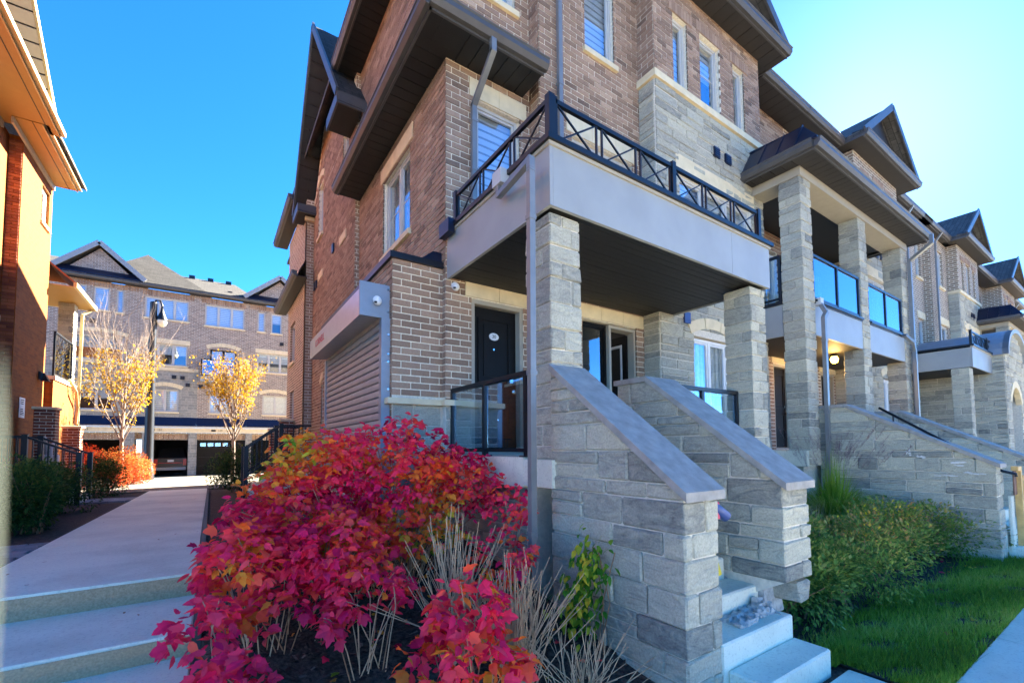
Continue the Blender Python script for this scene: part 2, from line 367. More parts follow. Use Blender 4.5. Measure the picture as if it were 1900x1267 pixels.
def chamfer(mb, lo, hi, c=.008, j=.003, t=.5, pl=None):
    """chamfered, slightly uneven block: 24 vertices, 44 triangles"""
    global CH
    idx = {}; vs = []
    for sx in (0, 1):
        for sy in (0, 1):
            for sz in (0, 1):
                for ax in range(3):
                    p = [(hi if s else lo)[i] for i, s in enumerate((sx, sy, sz))]
                    for i, s in enumerate((sx, sy, sz)):
                        if i != ax: p[i] += -c if s else c
                    p = [q+U(-j, j) for q in p]
                    idx[sx, sy, sz, ax] = len(vs); vs.append(tuple(pl(*p)) if pl else tuple(p))
    fs = []
    for ax in range(3):
        o = [i for i in range(3) if i != ax]
        for s in (0, 1):
            q = []
            for a, b in ((0, 0), (1, 0), (1, 1), (0, 1)):
                k = [0, 0, 0]; k[ax] = s; k[o[0]] = a; k[o[1]] = b; q.append(idx[(*k, ax)])
            fs.append(q)
        for a in (0, 1):                      # edges parallel to ax
            for b in (0, 1):
                k0 = [0, 0, 0]; k1 = [0, 0, 0]; k1[ax] = 1
                for k in (k0, k1): k[o[0]] = a; k[o[1]] = b
                fs.append([idx[(*k0, o[0])], idx[(*k1, o[0])], idx[(*k1, o[1])], idx[(*k0, o[1])]])
    for sx in (0, 1):
        for sy in (0, 1):
            for sz in (0, 1): fs.append([idx[sx, sy, sz, a] for a in range(3)])
    cen = Vector((0, 0, 0))
    for v in vs: cen += Vector(v)
    cen /= len(vs); F = []
    for q in fs:
        P = [Vector(vs[i]) for i in q]; n = (P[1]-P[0]).cross(P[2]-P[0])
        F.append(tuple(q) if n.dot(P[0]-cen) > 0 else tuple(q[::-1]))
    mb.raw(vs, F, t)
def stone_tint(): return min(1, max(0, random.gauss(.52, .24)))
def stone_rows(z0, z1, lo=.085, hi=.23):
    z = z0; rows = []
    while z1-z > .05:
        h = random.choice((.095, .115, .15, .17, .2, .225, .25))
        h = max(lo, min(hi, h))
        if z1-z-h < .07: h = z1-z
        rows.append((z, z+h)); z += h
    return rows
def stone_cells(u0, u1, z0, z1, holes=(), lmin=.22, lmax=.75):
    out = []
    for a, b in stone_rows(z0, z1):
        segs = [(u0, u1)]
        for h in holes:
            if h[2] < b-.03 and h[3] > a+.03: segs = subtract(segs, h[0], h[1])
        for s, e in segs:
            u = s
            while e-u > .02:
                l = U(lmin, lmax)*(1 if b-a > .12 else 1.2)
                if e-u-l < .16: l = e-u
                if b-a > .19 and rnd() < .3:
                    m = a+(b-a)*U(.4, .6); out += [(u, u+l, a, m), (u, u+l, m, b)]
                else: out.append((u, u+l, a, b))
                u += l
    return out
def stone_panel(mb, pl, u0, u1, z0, z1, holes=(), d=.018, c=.01, j=.004):
    for a, b, p, q in stone_cells(u0, u1, z0, z1, holes):
        chamfer(mb, (a+.006, -.05, p+.006), (b-.006, d+U(-.008, .008), q-.006), c, j, stone_tint(), pl)
def stone_objs(parent, pl, u0, u1, z0, z1, holes=(), d=.018):
    for a, b, p, q in stone_cells(u0, u1, z0, z1, holes):
        mb = MB(); chamfer(mb, (a+.007, -.05, p+.007), (b-.007, d+U(-.008, .008), q-.007), .010, .005, stone_tint(), pl); mb.build('stone', M['stone'], parent)
def stone_column(parent, x0, x1, y0, y1, z0, z1, objs=True, name='column'):
    core = MB(); core.box(x0+.016, x1-.016, y0+.016, y1-.016, z0, z1); col = core.build(name, M['stone_mortar'], parent)
    mb = MB(); k = 0
    for a, b in stone_rows(z0, z1, .13, .26):
        g = .005; mode = k % 3; k += 1; w, dd = x1-x0, y1-y0
        if mode == 0: s = x0+w*U(.3, .45); parts = [(x0, s-g, y0, y1), (s+g, x1, y0, y1)]
        elif mode == 1: s = y0+dd*U(.35, .65); parts = [(x0, x1, y0, s-g), (x0, x1, s+g, y1)]
        else: s = x0+w*U(.55, .75); parts = [(x0, s-g, y0, y1), (s+g, x1, y0, y1)]
        for p in parts:
            j = U(-.003, .008); m = MB() if objs else mb
            chamfer(m, (p[0]-j, p[2]-j, a+g), (p[1]+j, p[3]+j, b-g), .013, .005, stone_tint())
            if objs: m.build('stone', M['stone'], col)
    if not objs: mb.build('stone_facing', M['stone'], col, kind='stuff')
    return col
# ------------------------------------------------------------------ windows and doors
def window(parent, pl, u0, u1, z0, z1, n=1, rec=.085, fill='blind', mull=(), bars=0, fr='frame', sill=None, head=None, tr=None, wname='window', headpieces=2):
    """frame set back in the opening > pane, blind, interior"""
    f = MB(); w = .05; d0, d1 = -rec-.05, -rec+.012
    f.lbox(pl, u0, u0+w, d0, d1, z0, z1); f.lbox(pl, u1-w, u1, d0, d1, z0, z1); f.lbox(pl, u0+w, u1-w, d0, d1, z0, z0+w); f.lbox(pl, u0+w, u1-w, d0, d1, z1-w, z1)
    zt = z1-w
    if tr: f.lbox(pl, u0+w, u1-w, d0, d1-.004, tr-.03, tr+.03)
    cells = []; W = (u1-u0)/n
    for i in range(n):
        if i: f.lbox(pl, u0+i*W-.035, u0+i*W+.035, d0, d1-.002, z0+w, z1-w)
        a = u0+i*W+(w if i == 0 else .035); b = u0+(i+1)*W-(w if i == n-1 else .035); cells.append((a, b))
        # inner sash
        s = .035
        for q in ((a, a+s, z0+w, zt), (b-s, b, z0+w, zt), (a+s, b-s, z0+w, z0+w+s), (a+s, b-s, zt-s, zt)):
            f.lbox(pl, q[0], q[1], d0+.005, d1-.02, q[2], q[3])
        for k in range(bars): zz = z0+(z1-z0)*(k+1)/(bars+1); f.lbox(pl, a+s, b-s, d0+.015, d1-.035, zz-.009, zz+.009)
    wi = f.build(wname, M[fr], parent)
    for a, b in cells:
        g = MB(); dd = -rec-.028; g.poly([pl(a+.03, dd, z0+.08), pl(b-.03, dd, z0+.08), pl(b-.03, dd, zt-.03), pl(a+.03, dd, zt-.03)]); g.build('pane', M['glass'], wi)
    bl = MB(); db = -rec-.10
    if fill in ('blind', 'half'):
        zb0 = z0+.06 if fill == 'blind' else z0+(z1-z0)*.5; k_ = MB(); k_.lbox(pl, u0+.04, u1-.04, db-.02, db-.016, zb0, zt); k_.build('blind_liner', M['liner'], wi)
    if fill == 'blind':
        z = zt
        while z > z0+.1: bl.lbox(pl, u0+.04, u1-.04, db-.006, db, max(z-.085, z0+.06), z); z -= .118
        bl.build('blind', M['blind'], wi)
    elif fill == 'curtain':
        k = u0+.05
        while k < u1-.05: q = min(k+.07, u1-.05); bl.lbox(pl, k, q, db-.02, db+.02*math.sin(k*40), z0+.06, zt); k = q
        bl.build('curtain', M['curtain'], wi)
    elif fill == 'half':
        z = zt
        while z > z0+(z1-z0)*.55: bl.lbox(pl, u0+.04, u1-.04, db-.006, db, z-.085, z); z -= .118
        bl.build('blind', M['blind'], wi)
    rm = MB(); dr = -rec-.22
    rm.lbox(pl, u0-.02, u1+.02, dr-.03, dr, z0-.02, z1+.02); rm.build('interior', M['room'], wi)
    if sill:
        s = MB(); s.lbox(pl, u0-.05, u1+.05, -.10, .06, z0-.09, z0); s.build('sill', M['lime'], parent)
    if head:
        L = u1-u0+.24; n_ = headpieces
        for i in range(n_):
            s = MB(); a = u0-.12+L*i/n_; b = u0-.12+L*(i+1)/n_
            s.lbox(pl, a+.003, b-.003, -.10, .022, z1+.012, z1+.012+head); s.build('lintel', M['lime'], parent)
    return wi
def arch_head(parent, pl, u0, u1, z, rise, th=.19, n=5, mat='lime', d=.028):
    """segmental arch of separate voussoirs"""
    c = (u1-u0)/2; um = (u0+u1)/2; r = (c*c+rise*rise)/(2*rise); zc = z+rise-r; a0 = math.asin(c/r)
    for i in range(n):
        m = MB(); pts = []
        for k in range(5):
            a = -a0+2*a0*(i+.02+.96*k/4)/n; pts.append((um+r*math.sin(a), zc+r*math.cos(a), um+(r+th)*math.sin(a), zc+(r+th)*math.cos(a)))
        for p, q in zip(pts, pts[1:]):
            for dd, fl in ((d, 0), (-.12, 1)):
                Q = [pl(p[0], dd, p[1]), pl(q[0], dd, q[1]), pl(q[2], dd, q[3]), pl(p[2], dd, p[3])]; m.poly(Q[::-1] if fl else Q)
            for i0 in (0, 2):
                Q = [pl(p[i0], d, p[i0+1]), pl(p[i0], -.12, p[i0+1]), pl(q[i0], -.12, q[i0+1]), pl(q[i0], d, q[i0+1])]; m.poly(Q)
        for p in (pts[0], pts[-1]): m.poly([pl(p[0], d, p[1]), pl(p[2], d, p[3]), pl(p[2], -.12, p[3]), pl(p[0], -.12, p[1])])
        m.build('arch_stone', M[mat], parent)
def door(parent, pl, u0, u1, z0, z1, rec=.12, number=None):
    f = MB(); d0, d1 = -rec-.06, -.01
    f.lbox(pl, u0, u0+.06, d0, d1, z0, z1); f.lbox(pl, u1-.06, u1, d0, d1, z0, z1); f.lbox(pl, u0+.06, u1-.06, d0, d1, z1-.06, z1)
    f.lbox(pl, u0+.06, u1-.06, d0, -.02, z0, z0+.04)
    fo = f.build('door_frame', M['trim'], parent)
    s = MB(); a, b, c, d = u0+.062, u1-.062, z0+.042, z1-.062
    s.lbox(pl, a, b, -rec-.05, -rec, c, d)
    do = s.build('door', M['doorblk'], parent); W = b-a
    zz = [(c+.2, c+.85), (c+1.0, d-.15)]
    for p, q in zz:
        m = MB(); e = .11
        for x0, x1, y0, y1 in ((a+e, a+e+.03, p, q), (b-e-.03, b-e, p, q), (a+e+.03, b-e-.03, p, p+.03), (a+e+.03, b-e-.03, q-.03, q)): m.lbox(pl, x0, x1, -rec, -rec+.018, y0, y1)
        m.lbox(pl, a+e+.09, b-e-.09, -rec, -rec+.012, p+.09, q-.09)
        m.build('panel', M['doorblk'], do)
    m = MB(); kx = b-.09; c0 = pl(kx, -rec, z0+.92)
    for i in range(8):
        for k in range(12): pass
    prof = [(0, .09), (.03, .085), (.036, .06), (.03, .035), (.014, .02), (.014, .0)]
    n = 12
    for i in range(len(prof)-1):
        for k in range(n):
            q = []
            for (r, h), kk in ((prof[i], k), (prof[i], k+1), (prof[i+1], k+1), (prof[i+1], k)):
                an = 2*math.pi*kk/n; q.append(pl(kx+r*math.cos(an), -rec+h, z0+.92+r*math.sin(an)))
            m.poly(q)
    m.build('door_knob', M['chrome'], do, True)
    m = MB(); m.lbox(pl, kx-.03, kx+.03, -rec, -rec+.02, z0+1.06, z0+1.12); m.build('deadbolt', M['chrome'], do)
    if number:
        m = MB(); cu, cz = (a+b)/2-.01, z0+1.72
        ring = [(cu+.082*math.cos(2*math.pi*k/28), cz+.055*math.sin(2*math.pi*k/28)) for k in range(28)]
        m.poly([pl(u, -rec+.02, z) for u, z in ring])
        for k in range(28): p, q = ring[k], ring[(k+1) % 28]; m.poly([pl(p[0], -rec+.02, p[1]), pl(p[0], -rec, p[1]), pl(q[0], -rec, q[1]), pl(q[0], -rec+.02, q[1])])
        pt = m.build('number_plate', M['white'], do)
        text('door_number', number, M['inkgrey'], do, pl(cu, -rec+.023, cz), .07)
        m = MB(); m.lbox(pl, cu-.012, cu+.012, -rec, -rec+.015, cz-.2, cz-.176); m.build('peephole', M['chrome'], do)
    return do
def text(name, body, mat, parent, loc, size, rot=(math.pi/2, 0, 0), shear=0):
    c = bpy.data.curves.new(name, 'FONT'); c.body = body; c.size = size; c.align_x = 'CENTER'; c.align_y = 'CENTER'; c.extrude = .001; c.resolution_u = 3
    tmp = bpy.data.objects.new('tmp', c); COL.objects.link(tmp)
    dg = bpy.context.evaluated_depsgraph_get(); me = bpy.data.meshes.new_from_object(tmp.evaluated_get(dg)); bpy.data.objects.remove(tmp)
    me.materials.clear(); me.materials.append(mat)
    return shared(name, me, (TX(loc[0]), loc[1], loc[2]), parent, rot)
def flush_bricks(parent, n_single=300):
    """largest in view become single bricks, the rest one part"""
    global BRICKS
    sc = []
    for i, (pl, p, q, a, b, w) in enumerate(BRICKS):
        c = pl((p+q)/2, 0, (a+b)/2); e = Vector(pl(p, 0, a)); g = Vector(pl(q, 0, a)); d = Vector(c).dot(f_)
        along = ((e-g) - Vector(c).normalized()*((e-g).dot(Vector(c).normalized()))).length
        sc.append((w*along*(b-a)/(d*d), i))
    sc.sort(reverse=True); single = {i for s, i in sc[:n_single]}
    cache = {}; fld = MB()
    for i, (pl, p, q, a, b, w) in enumerate(BRICKS):
        t = min(1, max(0, random.gauss(.5, .17))); d = .008+U(-.002, .003)
        if i not in single:
            P = [pl(p, -.02, a), pl(q, -.02, a), pl(q, -.02, b), pl(p, -.02, b), pl(p, d, a), pl(q, d, a), pl(q, d, b), pl(p, d, b)]
            n = len(fld.v); fld.v += P
            fl = [(4, 5, 6, 7), (0, 1, 5, 4), (1, 2, 6, 5), (2, 3, 7, 6), (3, 0, 4, 7)]
            o = Vector(pl(0, 1, 0))-Vector(pl(0, 0, 0)); N = (Vector(P[5])-Vector(P[4])).cross(Vector(P[7])-Vector(P[4]))
            for f in fl: fld.f.append(tuple(k+n for k in (f if N.dot(o) > 0 else f[::-1]))); fld.t.append(t)
        else:
            kt = round(t*7)/7; o = Vector(pl(0, 1, 0))-Vector(pl(0, 0, 0)); kind = (round(q-p, 2), round(b-a, 3), kt, abs(o.x) > .5)
            if kind not in cache:
                m = MB(); L, H = (q-p)/2, (b-a)/2; D = .016
                if abs(o.x) > .5: chamfer(m, (-D, -L, -H), (D, L, H), .003, .0012, kt)
                else: chamfer(m, (-L, -D, -H), (L, D, H), .003, .0012, kt)
                cache[kind] = m.mesh('brick', (0, 0, 0), [M['brick']], mirror=False)
            c = pl((p+q)/2, -.006+U(-.002, .003), (a+b)/2); shared('brick', cache[kind], c, parent)
    fld.build('brick_field', M['brick'], parent, kind='stuff'); BRICKS = []
# ------------------------------------------------------------------ eaves and pipes
def eave_x(parent, x0, x1, yo, yw, z, boards=True, gut=True, bw=.30, mat='soffit', drop=.0):
    """eave running along X, outer edge yo (nearer the street), wall at yw"""
    f = MB(); f.box(x0, x1, yo, yo+.03, z-.02, z+.16)
    fo = f.build('fascia', M['gutter'], parent)
    if gut:
        g = MB(); P = [(yo, z+.01), (yo-.06, z+.01), (yo-.105, z+.07), (yo-.105, z+.135), (yo-.12, z+.145), (yo-.12, z+.155), (yo, z+.155)]
        for (a, b), (c, d) in zip(P, P[1:]+P[:1]): g.poly([(x0-.02, a, b), (x0-.02, c, d), (x1+.02, c, d), (x1+.02, a, b)])
        g.poly([(x0-.02, a, b) for a, b in P]); g.poly([(x1+.02, a, b) for a, b in P[::-1]]); g.build('gutter', M['gutter'], parent)
    if boards:
        x = x0
        while x < x1-.01: e = min(x+bw, x1); m = MB(); m.box(x+.006, e-.006, yo+.031, yw, z+U(-.002, .002), z+.015); m.build('soffit_board', M[mat], parent); x = e
        m = MB(); m.box(x0, x1, yo+.032, yw, z+.0155, z+.03); m.build('soffit_backing', M['dsoffit'], parent)
    else:
        m = MB(); m.box(x0, x1, yo+.031, yw, z, z+.02); m.build('soffit', M[mat], parent)
def eave_y(parent, y0, y1, xo, xw, z, boards=True, gut=True, bw=.30, mat='soffit', s=-1):
    """eave running along Y, outer edge xo, wall at xw; s = outward sign"""
    f = MB(); f.box(min(xo, xo-s*.03), max(xo, xo-s*.03), y0, y1, z-.02, z+.16); f.build('fascia', M['gutter'], parent)
    if gut:
        g = MB(); P = [(0, .01), (.06, .01), (.105, .07), (.105, .135), (.12, .145), (.12, .155), (0, .155)]; P = [(xo+s*a, z+b) for a, b in P]
        for (a, b), (c, d) in zip(P, P[1:]+P[:1]): g.poly([(a, y0-.02, b), (c, y0-.02, d), (c, y1+.02, d), (a, y1+.02, b)])
        g.poly([(a, y0-.02, b) for a, b in P]); g.poly([(a, y1+.02, b) for a, b in P[::-1]]); g.build('gutter', M['gutter'], parent)
    xi = xo-s*.031
    if boards:
        y = y0
        while y < y1-.01: e = min(y+bw, y1); m = MB(); m.box(min(xi, xw), max(xi, xw), y+.006, e-.006, z+U(-.002, .002), z+.015); m.build('soffit_board', M[mat], parent); y = e
        m = MB(); m.box(min(xi, xw), max(xi, xw), y0, y1, z+.0155, z+.03); m.build('soffit_backing', M['dsoffit'], parent)
    else:
        m = MB(); m.box(min(xi, xw), max(xi, xw), y0, y1, z, z+.02); m.build('soffit', M[mat], parent)
def pipe(parent, pts, w=.075, d=.06, name='downspout', mat='down', straps=True):
    m = MB()
    for p, q in zip(pts, pts[1:]):
        p, q = Vector(p), Vector(q); e = (q-p).normalized()*.02
        m.bar(p-e, q+e, w, d, up=(0, 1, 0) if abs((q-p).normalized().z) > .7 else (0, 0, 1))
    o = m.build(name, M[mat], parent)
    p, q = Vector(pts[-2]), Vector(pts[-1]); L = (q-p).length
    if straps and L > 1.5:
        for t in (.12, .5, .88): c = p.lerp(q, t); s = MB(); s.box(c.x-w*.62, c.x+w*.62, c.y-d*.62, c.y+d*.62, c.z-.02, c.z+.02); s.build('strap', M[mat], o)
    return o

# ================================================================== SETTING
G0 = -1.79
def walkz(y): return -1.087-.018*(y-4.9)
def ground_z(x, y):
    if y >= 5.2: return walkz(y)-.06 if x < 4.4 else (walkz(y)-.06 if y > 7 else G0-.02)
    if x > 2.75: return G0-.02
    if x > -.09:                                              # planting bed falling towards the street
        t = min(1, max(0, (y-1.2)/3.6)); return G0-.03+t*(.62)
    if x > -1.66: return G0-.25
    t = min(1, max(0, (y-1.0)/5)); return G0-.03+t*.62
gx = [-400, -120, -50, -25, -14]+[-9+.75*i for i in range(10)]+[-1.70, -1.64, -.10, -.02]+[.2*i for i in range(1, 14)]+[2.7, 2.8, 3.4, 4.2, 4.45, 5.5, 7, 9, 11, 14, 18, 25, 40, 60, 120, 400]
gy = [-400, -100, -30, -8, -3, -1, 0, .5, .9]+[1.2+.25*i for i in range(16)]+[5.21, 5.8, 6.9, 7.1, 8.5, 10, 13, 17, 22, 28, 36, 45, 70, 140, 400]
m = MB(); nx = len(gx)
for y in gy:
    for x in gx: m.v.append((x, y, ground_z(x, y)+(U(-.012, .012) if -1 < x < 3 and 1 < y < 5 else 0) if y < 36 else walkz(36)-.06))
for j in range(len(gy)-1):
    for i in range(nx-1): m.f.append((j*nx+i, j*nx+i+1, (j+1)*nx+i+1, (j+1)*nx+i)); m.t.append(.5)
g = m.build('ground', M['soil'], smooth=True); g['kind'] = 'structure'
def struct(m, name, mat):
    o = m.build(name, M[mat]); o['kind'] = 'structure'; return o
# concrete pavement along the street: slabs with joints
side = bpy.data.objects.new('sidewalk', None); COL.objects.link(side); side['kind'] = 'structure'; ORG['sidewalk'] = (0, 0, 0)
x = -9.0
while x < 42: m = MB(); chamfer(m, (x+.006, -2.2, G0-.15), (x+1.494, .99, G0+.02+U(-.002, .002)), .012, .001, .5); m.build('slab', M['concrete'], side); x += 1.5
for a in (9.9, 11.4):                                          # path up to the second stair
    m = MB(); chamfer(m, (a+.9, 1.0, G0-.15), (a+2.39, 1.55, G0+.03), .012, .001, .5); m.build('slab', M['concrete'], side)
m = MB(); chamfer(m, (3.0, 1.0, G0-.15), (4.25, 1.53, G0+.012), .012, .001, .5); m.build('slab', M['concrete'], side)
# unseen street paving behind the camera, made wide and pale to bounce sunlight
m = MB(); m.box(-60, 60, -40, -2.35, G0-.2, G0-.11); struct(m, 'bounce_pavement', 'concrete')
# walkway between the houses
wk = bpy.data.objects.new('walkway', None); COL.objects.link(wk); wk['kind'] = 'structure'; ORG['walkway'] = (0, 0, 0)
y = 4.9; XL, XR = -1.64, -.09; cuts = [4.9, 7.4, 9.0, 10.6, 12.2, 13.8, 15.4, 17.0, 18.7]
for a, b in zip(cuts, cuts[1:]):
    za, zb = walkz(a), walkz(b); e = .004 if a > 4.9 else 0
    m = MB(); m.hexa([(XL, a+e, za-.5), (XR, a+e, za-.5), (XR, b-.004, zb-.5), (XL, b-.004, zb-.5), (XL, a+e, za), (XR, a+e, za), (XR, b-.004, zb), (XL, b-.004, zb)]); m.build('slab', M['concrete'], wk)
# broad steps down to the street: cast treads with exposed-aggregate risers
st = bpy.data.objects.new('walkway_steps', None); COL.objects.link(st); st['kind'] = 'structure'; ORG['walkway_steps'] = (0, 0, 0)
lv = [(4.9, -1.087), (3.92, -1.276), (3.05, -1.432), (2.15, -1.61), (1.3, -1.77)]
for i, (yy, zz) in enumerate(lv):
    if i:
        m = MB(); chamfer(m, (XL, yy, zz-.035), (XR+.005, lv[i-1][0]-.001, zz), .008, .0015, .5); m.build('tread', M['concrete'], st)
        m = MB(); m.box(XL, XR+.003, yy+.012, lv[i-1][0]-.002, zz-.4, zz-.036); m.build('step_core', M['agg'], st)
    m = MB(); nb = 24
    for k in range(nb):
        a, b = XL+(XR-XL)*k/nb, XL+(XR-XL)*(k+1)/nb
        m.poly([(a, yy-.006, zz-.21), (b, yy-.006, zz-.21), (b, yy-.006+.004*math.sin(k), zz-.02), (a, yy-.006+.004*math.sin(k-1), zz-.02)])
    m.build('riser', M['agg'], st)
m = MB(); chamfer(m, (XR+.006, 1.3, G0-.3), (XR+.055, 8.0, -1.5), .006, .002, .5)
m = MB()
for (a, za), (b, zb) in zip([(1.3, -1.75), (2.15, -1.59), (3.05, -1.41), (3.92, -1.25), (4.9, -1.07), (8.5, -1.12)], [(2.15, -1.75), (3.05, -1.59), (3.92, -1.41), (4.9, -1.25), (8.5, -1.12), (18, -1.30)]):
    m.hexa([(XR+.008, a, za-.6), (XR+.06, a, za-.6), (XR+.06, b, zb-.6), (XR+.008, b, zb-.6), (XR+.008, a, za-.02), (XR+.06, a, za-.02), (XR+.06, b, zb-.02), (XR+.008, b, zb-.02)])
struct(m, 'edging', 'inkgrey')
# paver landings west of the walkway
pv = bpy.data.objects.new('paver_landing', None); COL.objects.link(pv); pv['kind'] = 'structure'; ORG['paver_landing'] = (0, 0, 0)
for (xa, xb, ya, yb) in ((-2.6, -1.66, 5.6, 8.0), (-4.2, -1.66, 15.0, 16.2)):
    i = 0; yy = ya
    while yy < yb-.02:
        xx = xa-(i % 2)*.15
        while xx < xb-.02:
            p, q = max(xx, xa), min(xx+.3, xb)
            if q-p > .05: m = MB(); zz = walkz(yy)-.012; chamfer(m, (p+.005, yy+.005, zz-.06), (q-.005, yy+.195, zz+U(-.003, .003)), .008, .002, rnd()); m.build('paver', M['paver'], pv)
            xx += .3
        yy += .2; i += 1
m = MB(); a, b = 18.71, 35.3
m.hexa([(-40, a, walkz(a)-.3), (40, a, walkz(a)-.3), (40, b, walkz(b)-.3), (-40, b, walkz(b)-.3), (-40, a, walkz(a)-.01), (40, a, walkz(a)-.01), (40, b, walkz(b)-.01), (-40, b, walkz(b)-.01)])
struct(m, 'driveway', 'asphalt')

# ================================================================== ROW OF TOWNHOUSES (front faces the street, -Y)
def xrail(parent, p, q, z0, z1, panels, sub, posts=(True, True)):
    """decorative rail: per panel an X, then a narrow gap between two uprights"""
    p, q = Vector(p), Vector(q); d = (q-p); L = d.length; d.normalize()
    def P(u, z): v = p+d*u; return (v.x, v.y, z)
    for a, b in ((z1-.022, .045), (z0+.02, .03)):
        m = MB(); m.bar(P(0, a), P(L, a), .04, b); m.build('rail', M['black'], parent)
    w = L/panels
    for i in range(panels):
        a, b = i*w+.03, (i+1)*w-.055
        for s, e in (((a, z0+.03), (b, z1-.04)), ((a, z1-.04), (b, z0+.03))):
            m = MB(); m.bar(P(*s), P(*e), .016, .016); m.build('cross_bar', M['black'], parent)
        for u in ((i+1)*w-.05, (i+1)*w+.03):
            if u < L-.02: m = MB(); m.bar(P(u, z0+.03), P(u, z1-.03), .02, .02); m.build('baluster', M['black'], parent)
    for on, u in zip(posts, (0, L)):
        if on: m = MB(); m.bar(P(u, z0), P(u, z1+.03), .065, .065); m.build('post', M['black'], parent)
def glass_rail(parent, p, q, z0, z1, n=2, mat='railglass', name='glass_railing'):
    p, q = Vector(p), Vector(q); d = (q-p); L = d.length; d.normalize()
    def P(u, z): v = p+d*u; return (v.x, v.y, z)
    m = MB(); m.bar(P(-.02, z1-.02), P(L+.02, z1-.02), .06, .05); m.bar(P(0, z0+.07), P(L, z0+.07), .035, .04)
    r = m.build(name, M['black'], parent)
    for i in range(n+1):
        m = MB(); u = L*i/n; m.bar(P(u, z0), P(u, z1-.045), .055, .055)
        m.bar(P(u, z0), P(u, z0+.015), .12, .12); m.build('post', M['black'], r)
    for i in range(n):
        a, b = L*i/n+.05, L*(i+1)/n-.05; m = MB(); nrm = d.cross(Vector((0, 0, 1)))*.004
        c = [Vector(P(a, z0+.1)), Vector(P(b, z0+.1)), Vector(P(b, z1-.06)), Vector(P(a, z1-.06))]
        m.hexa([c[0]-nrm, c[1]-nrm, c[1]+nrm, c[0]+nrm, c[3]-nrm, c[2]-nrm, c[2]+nrm, c[3]+nrm]); m.build('pane', M[mat], r)
    return r

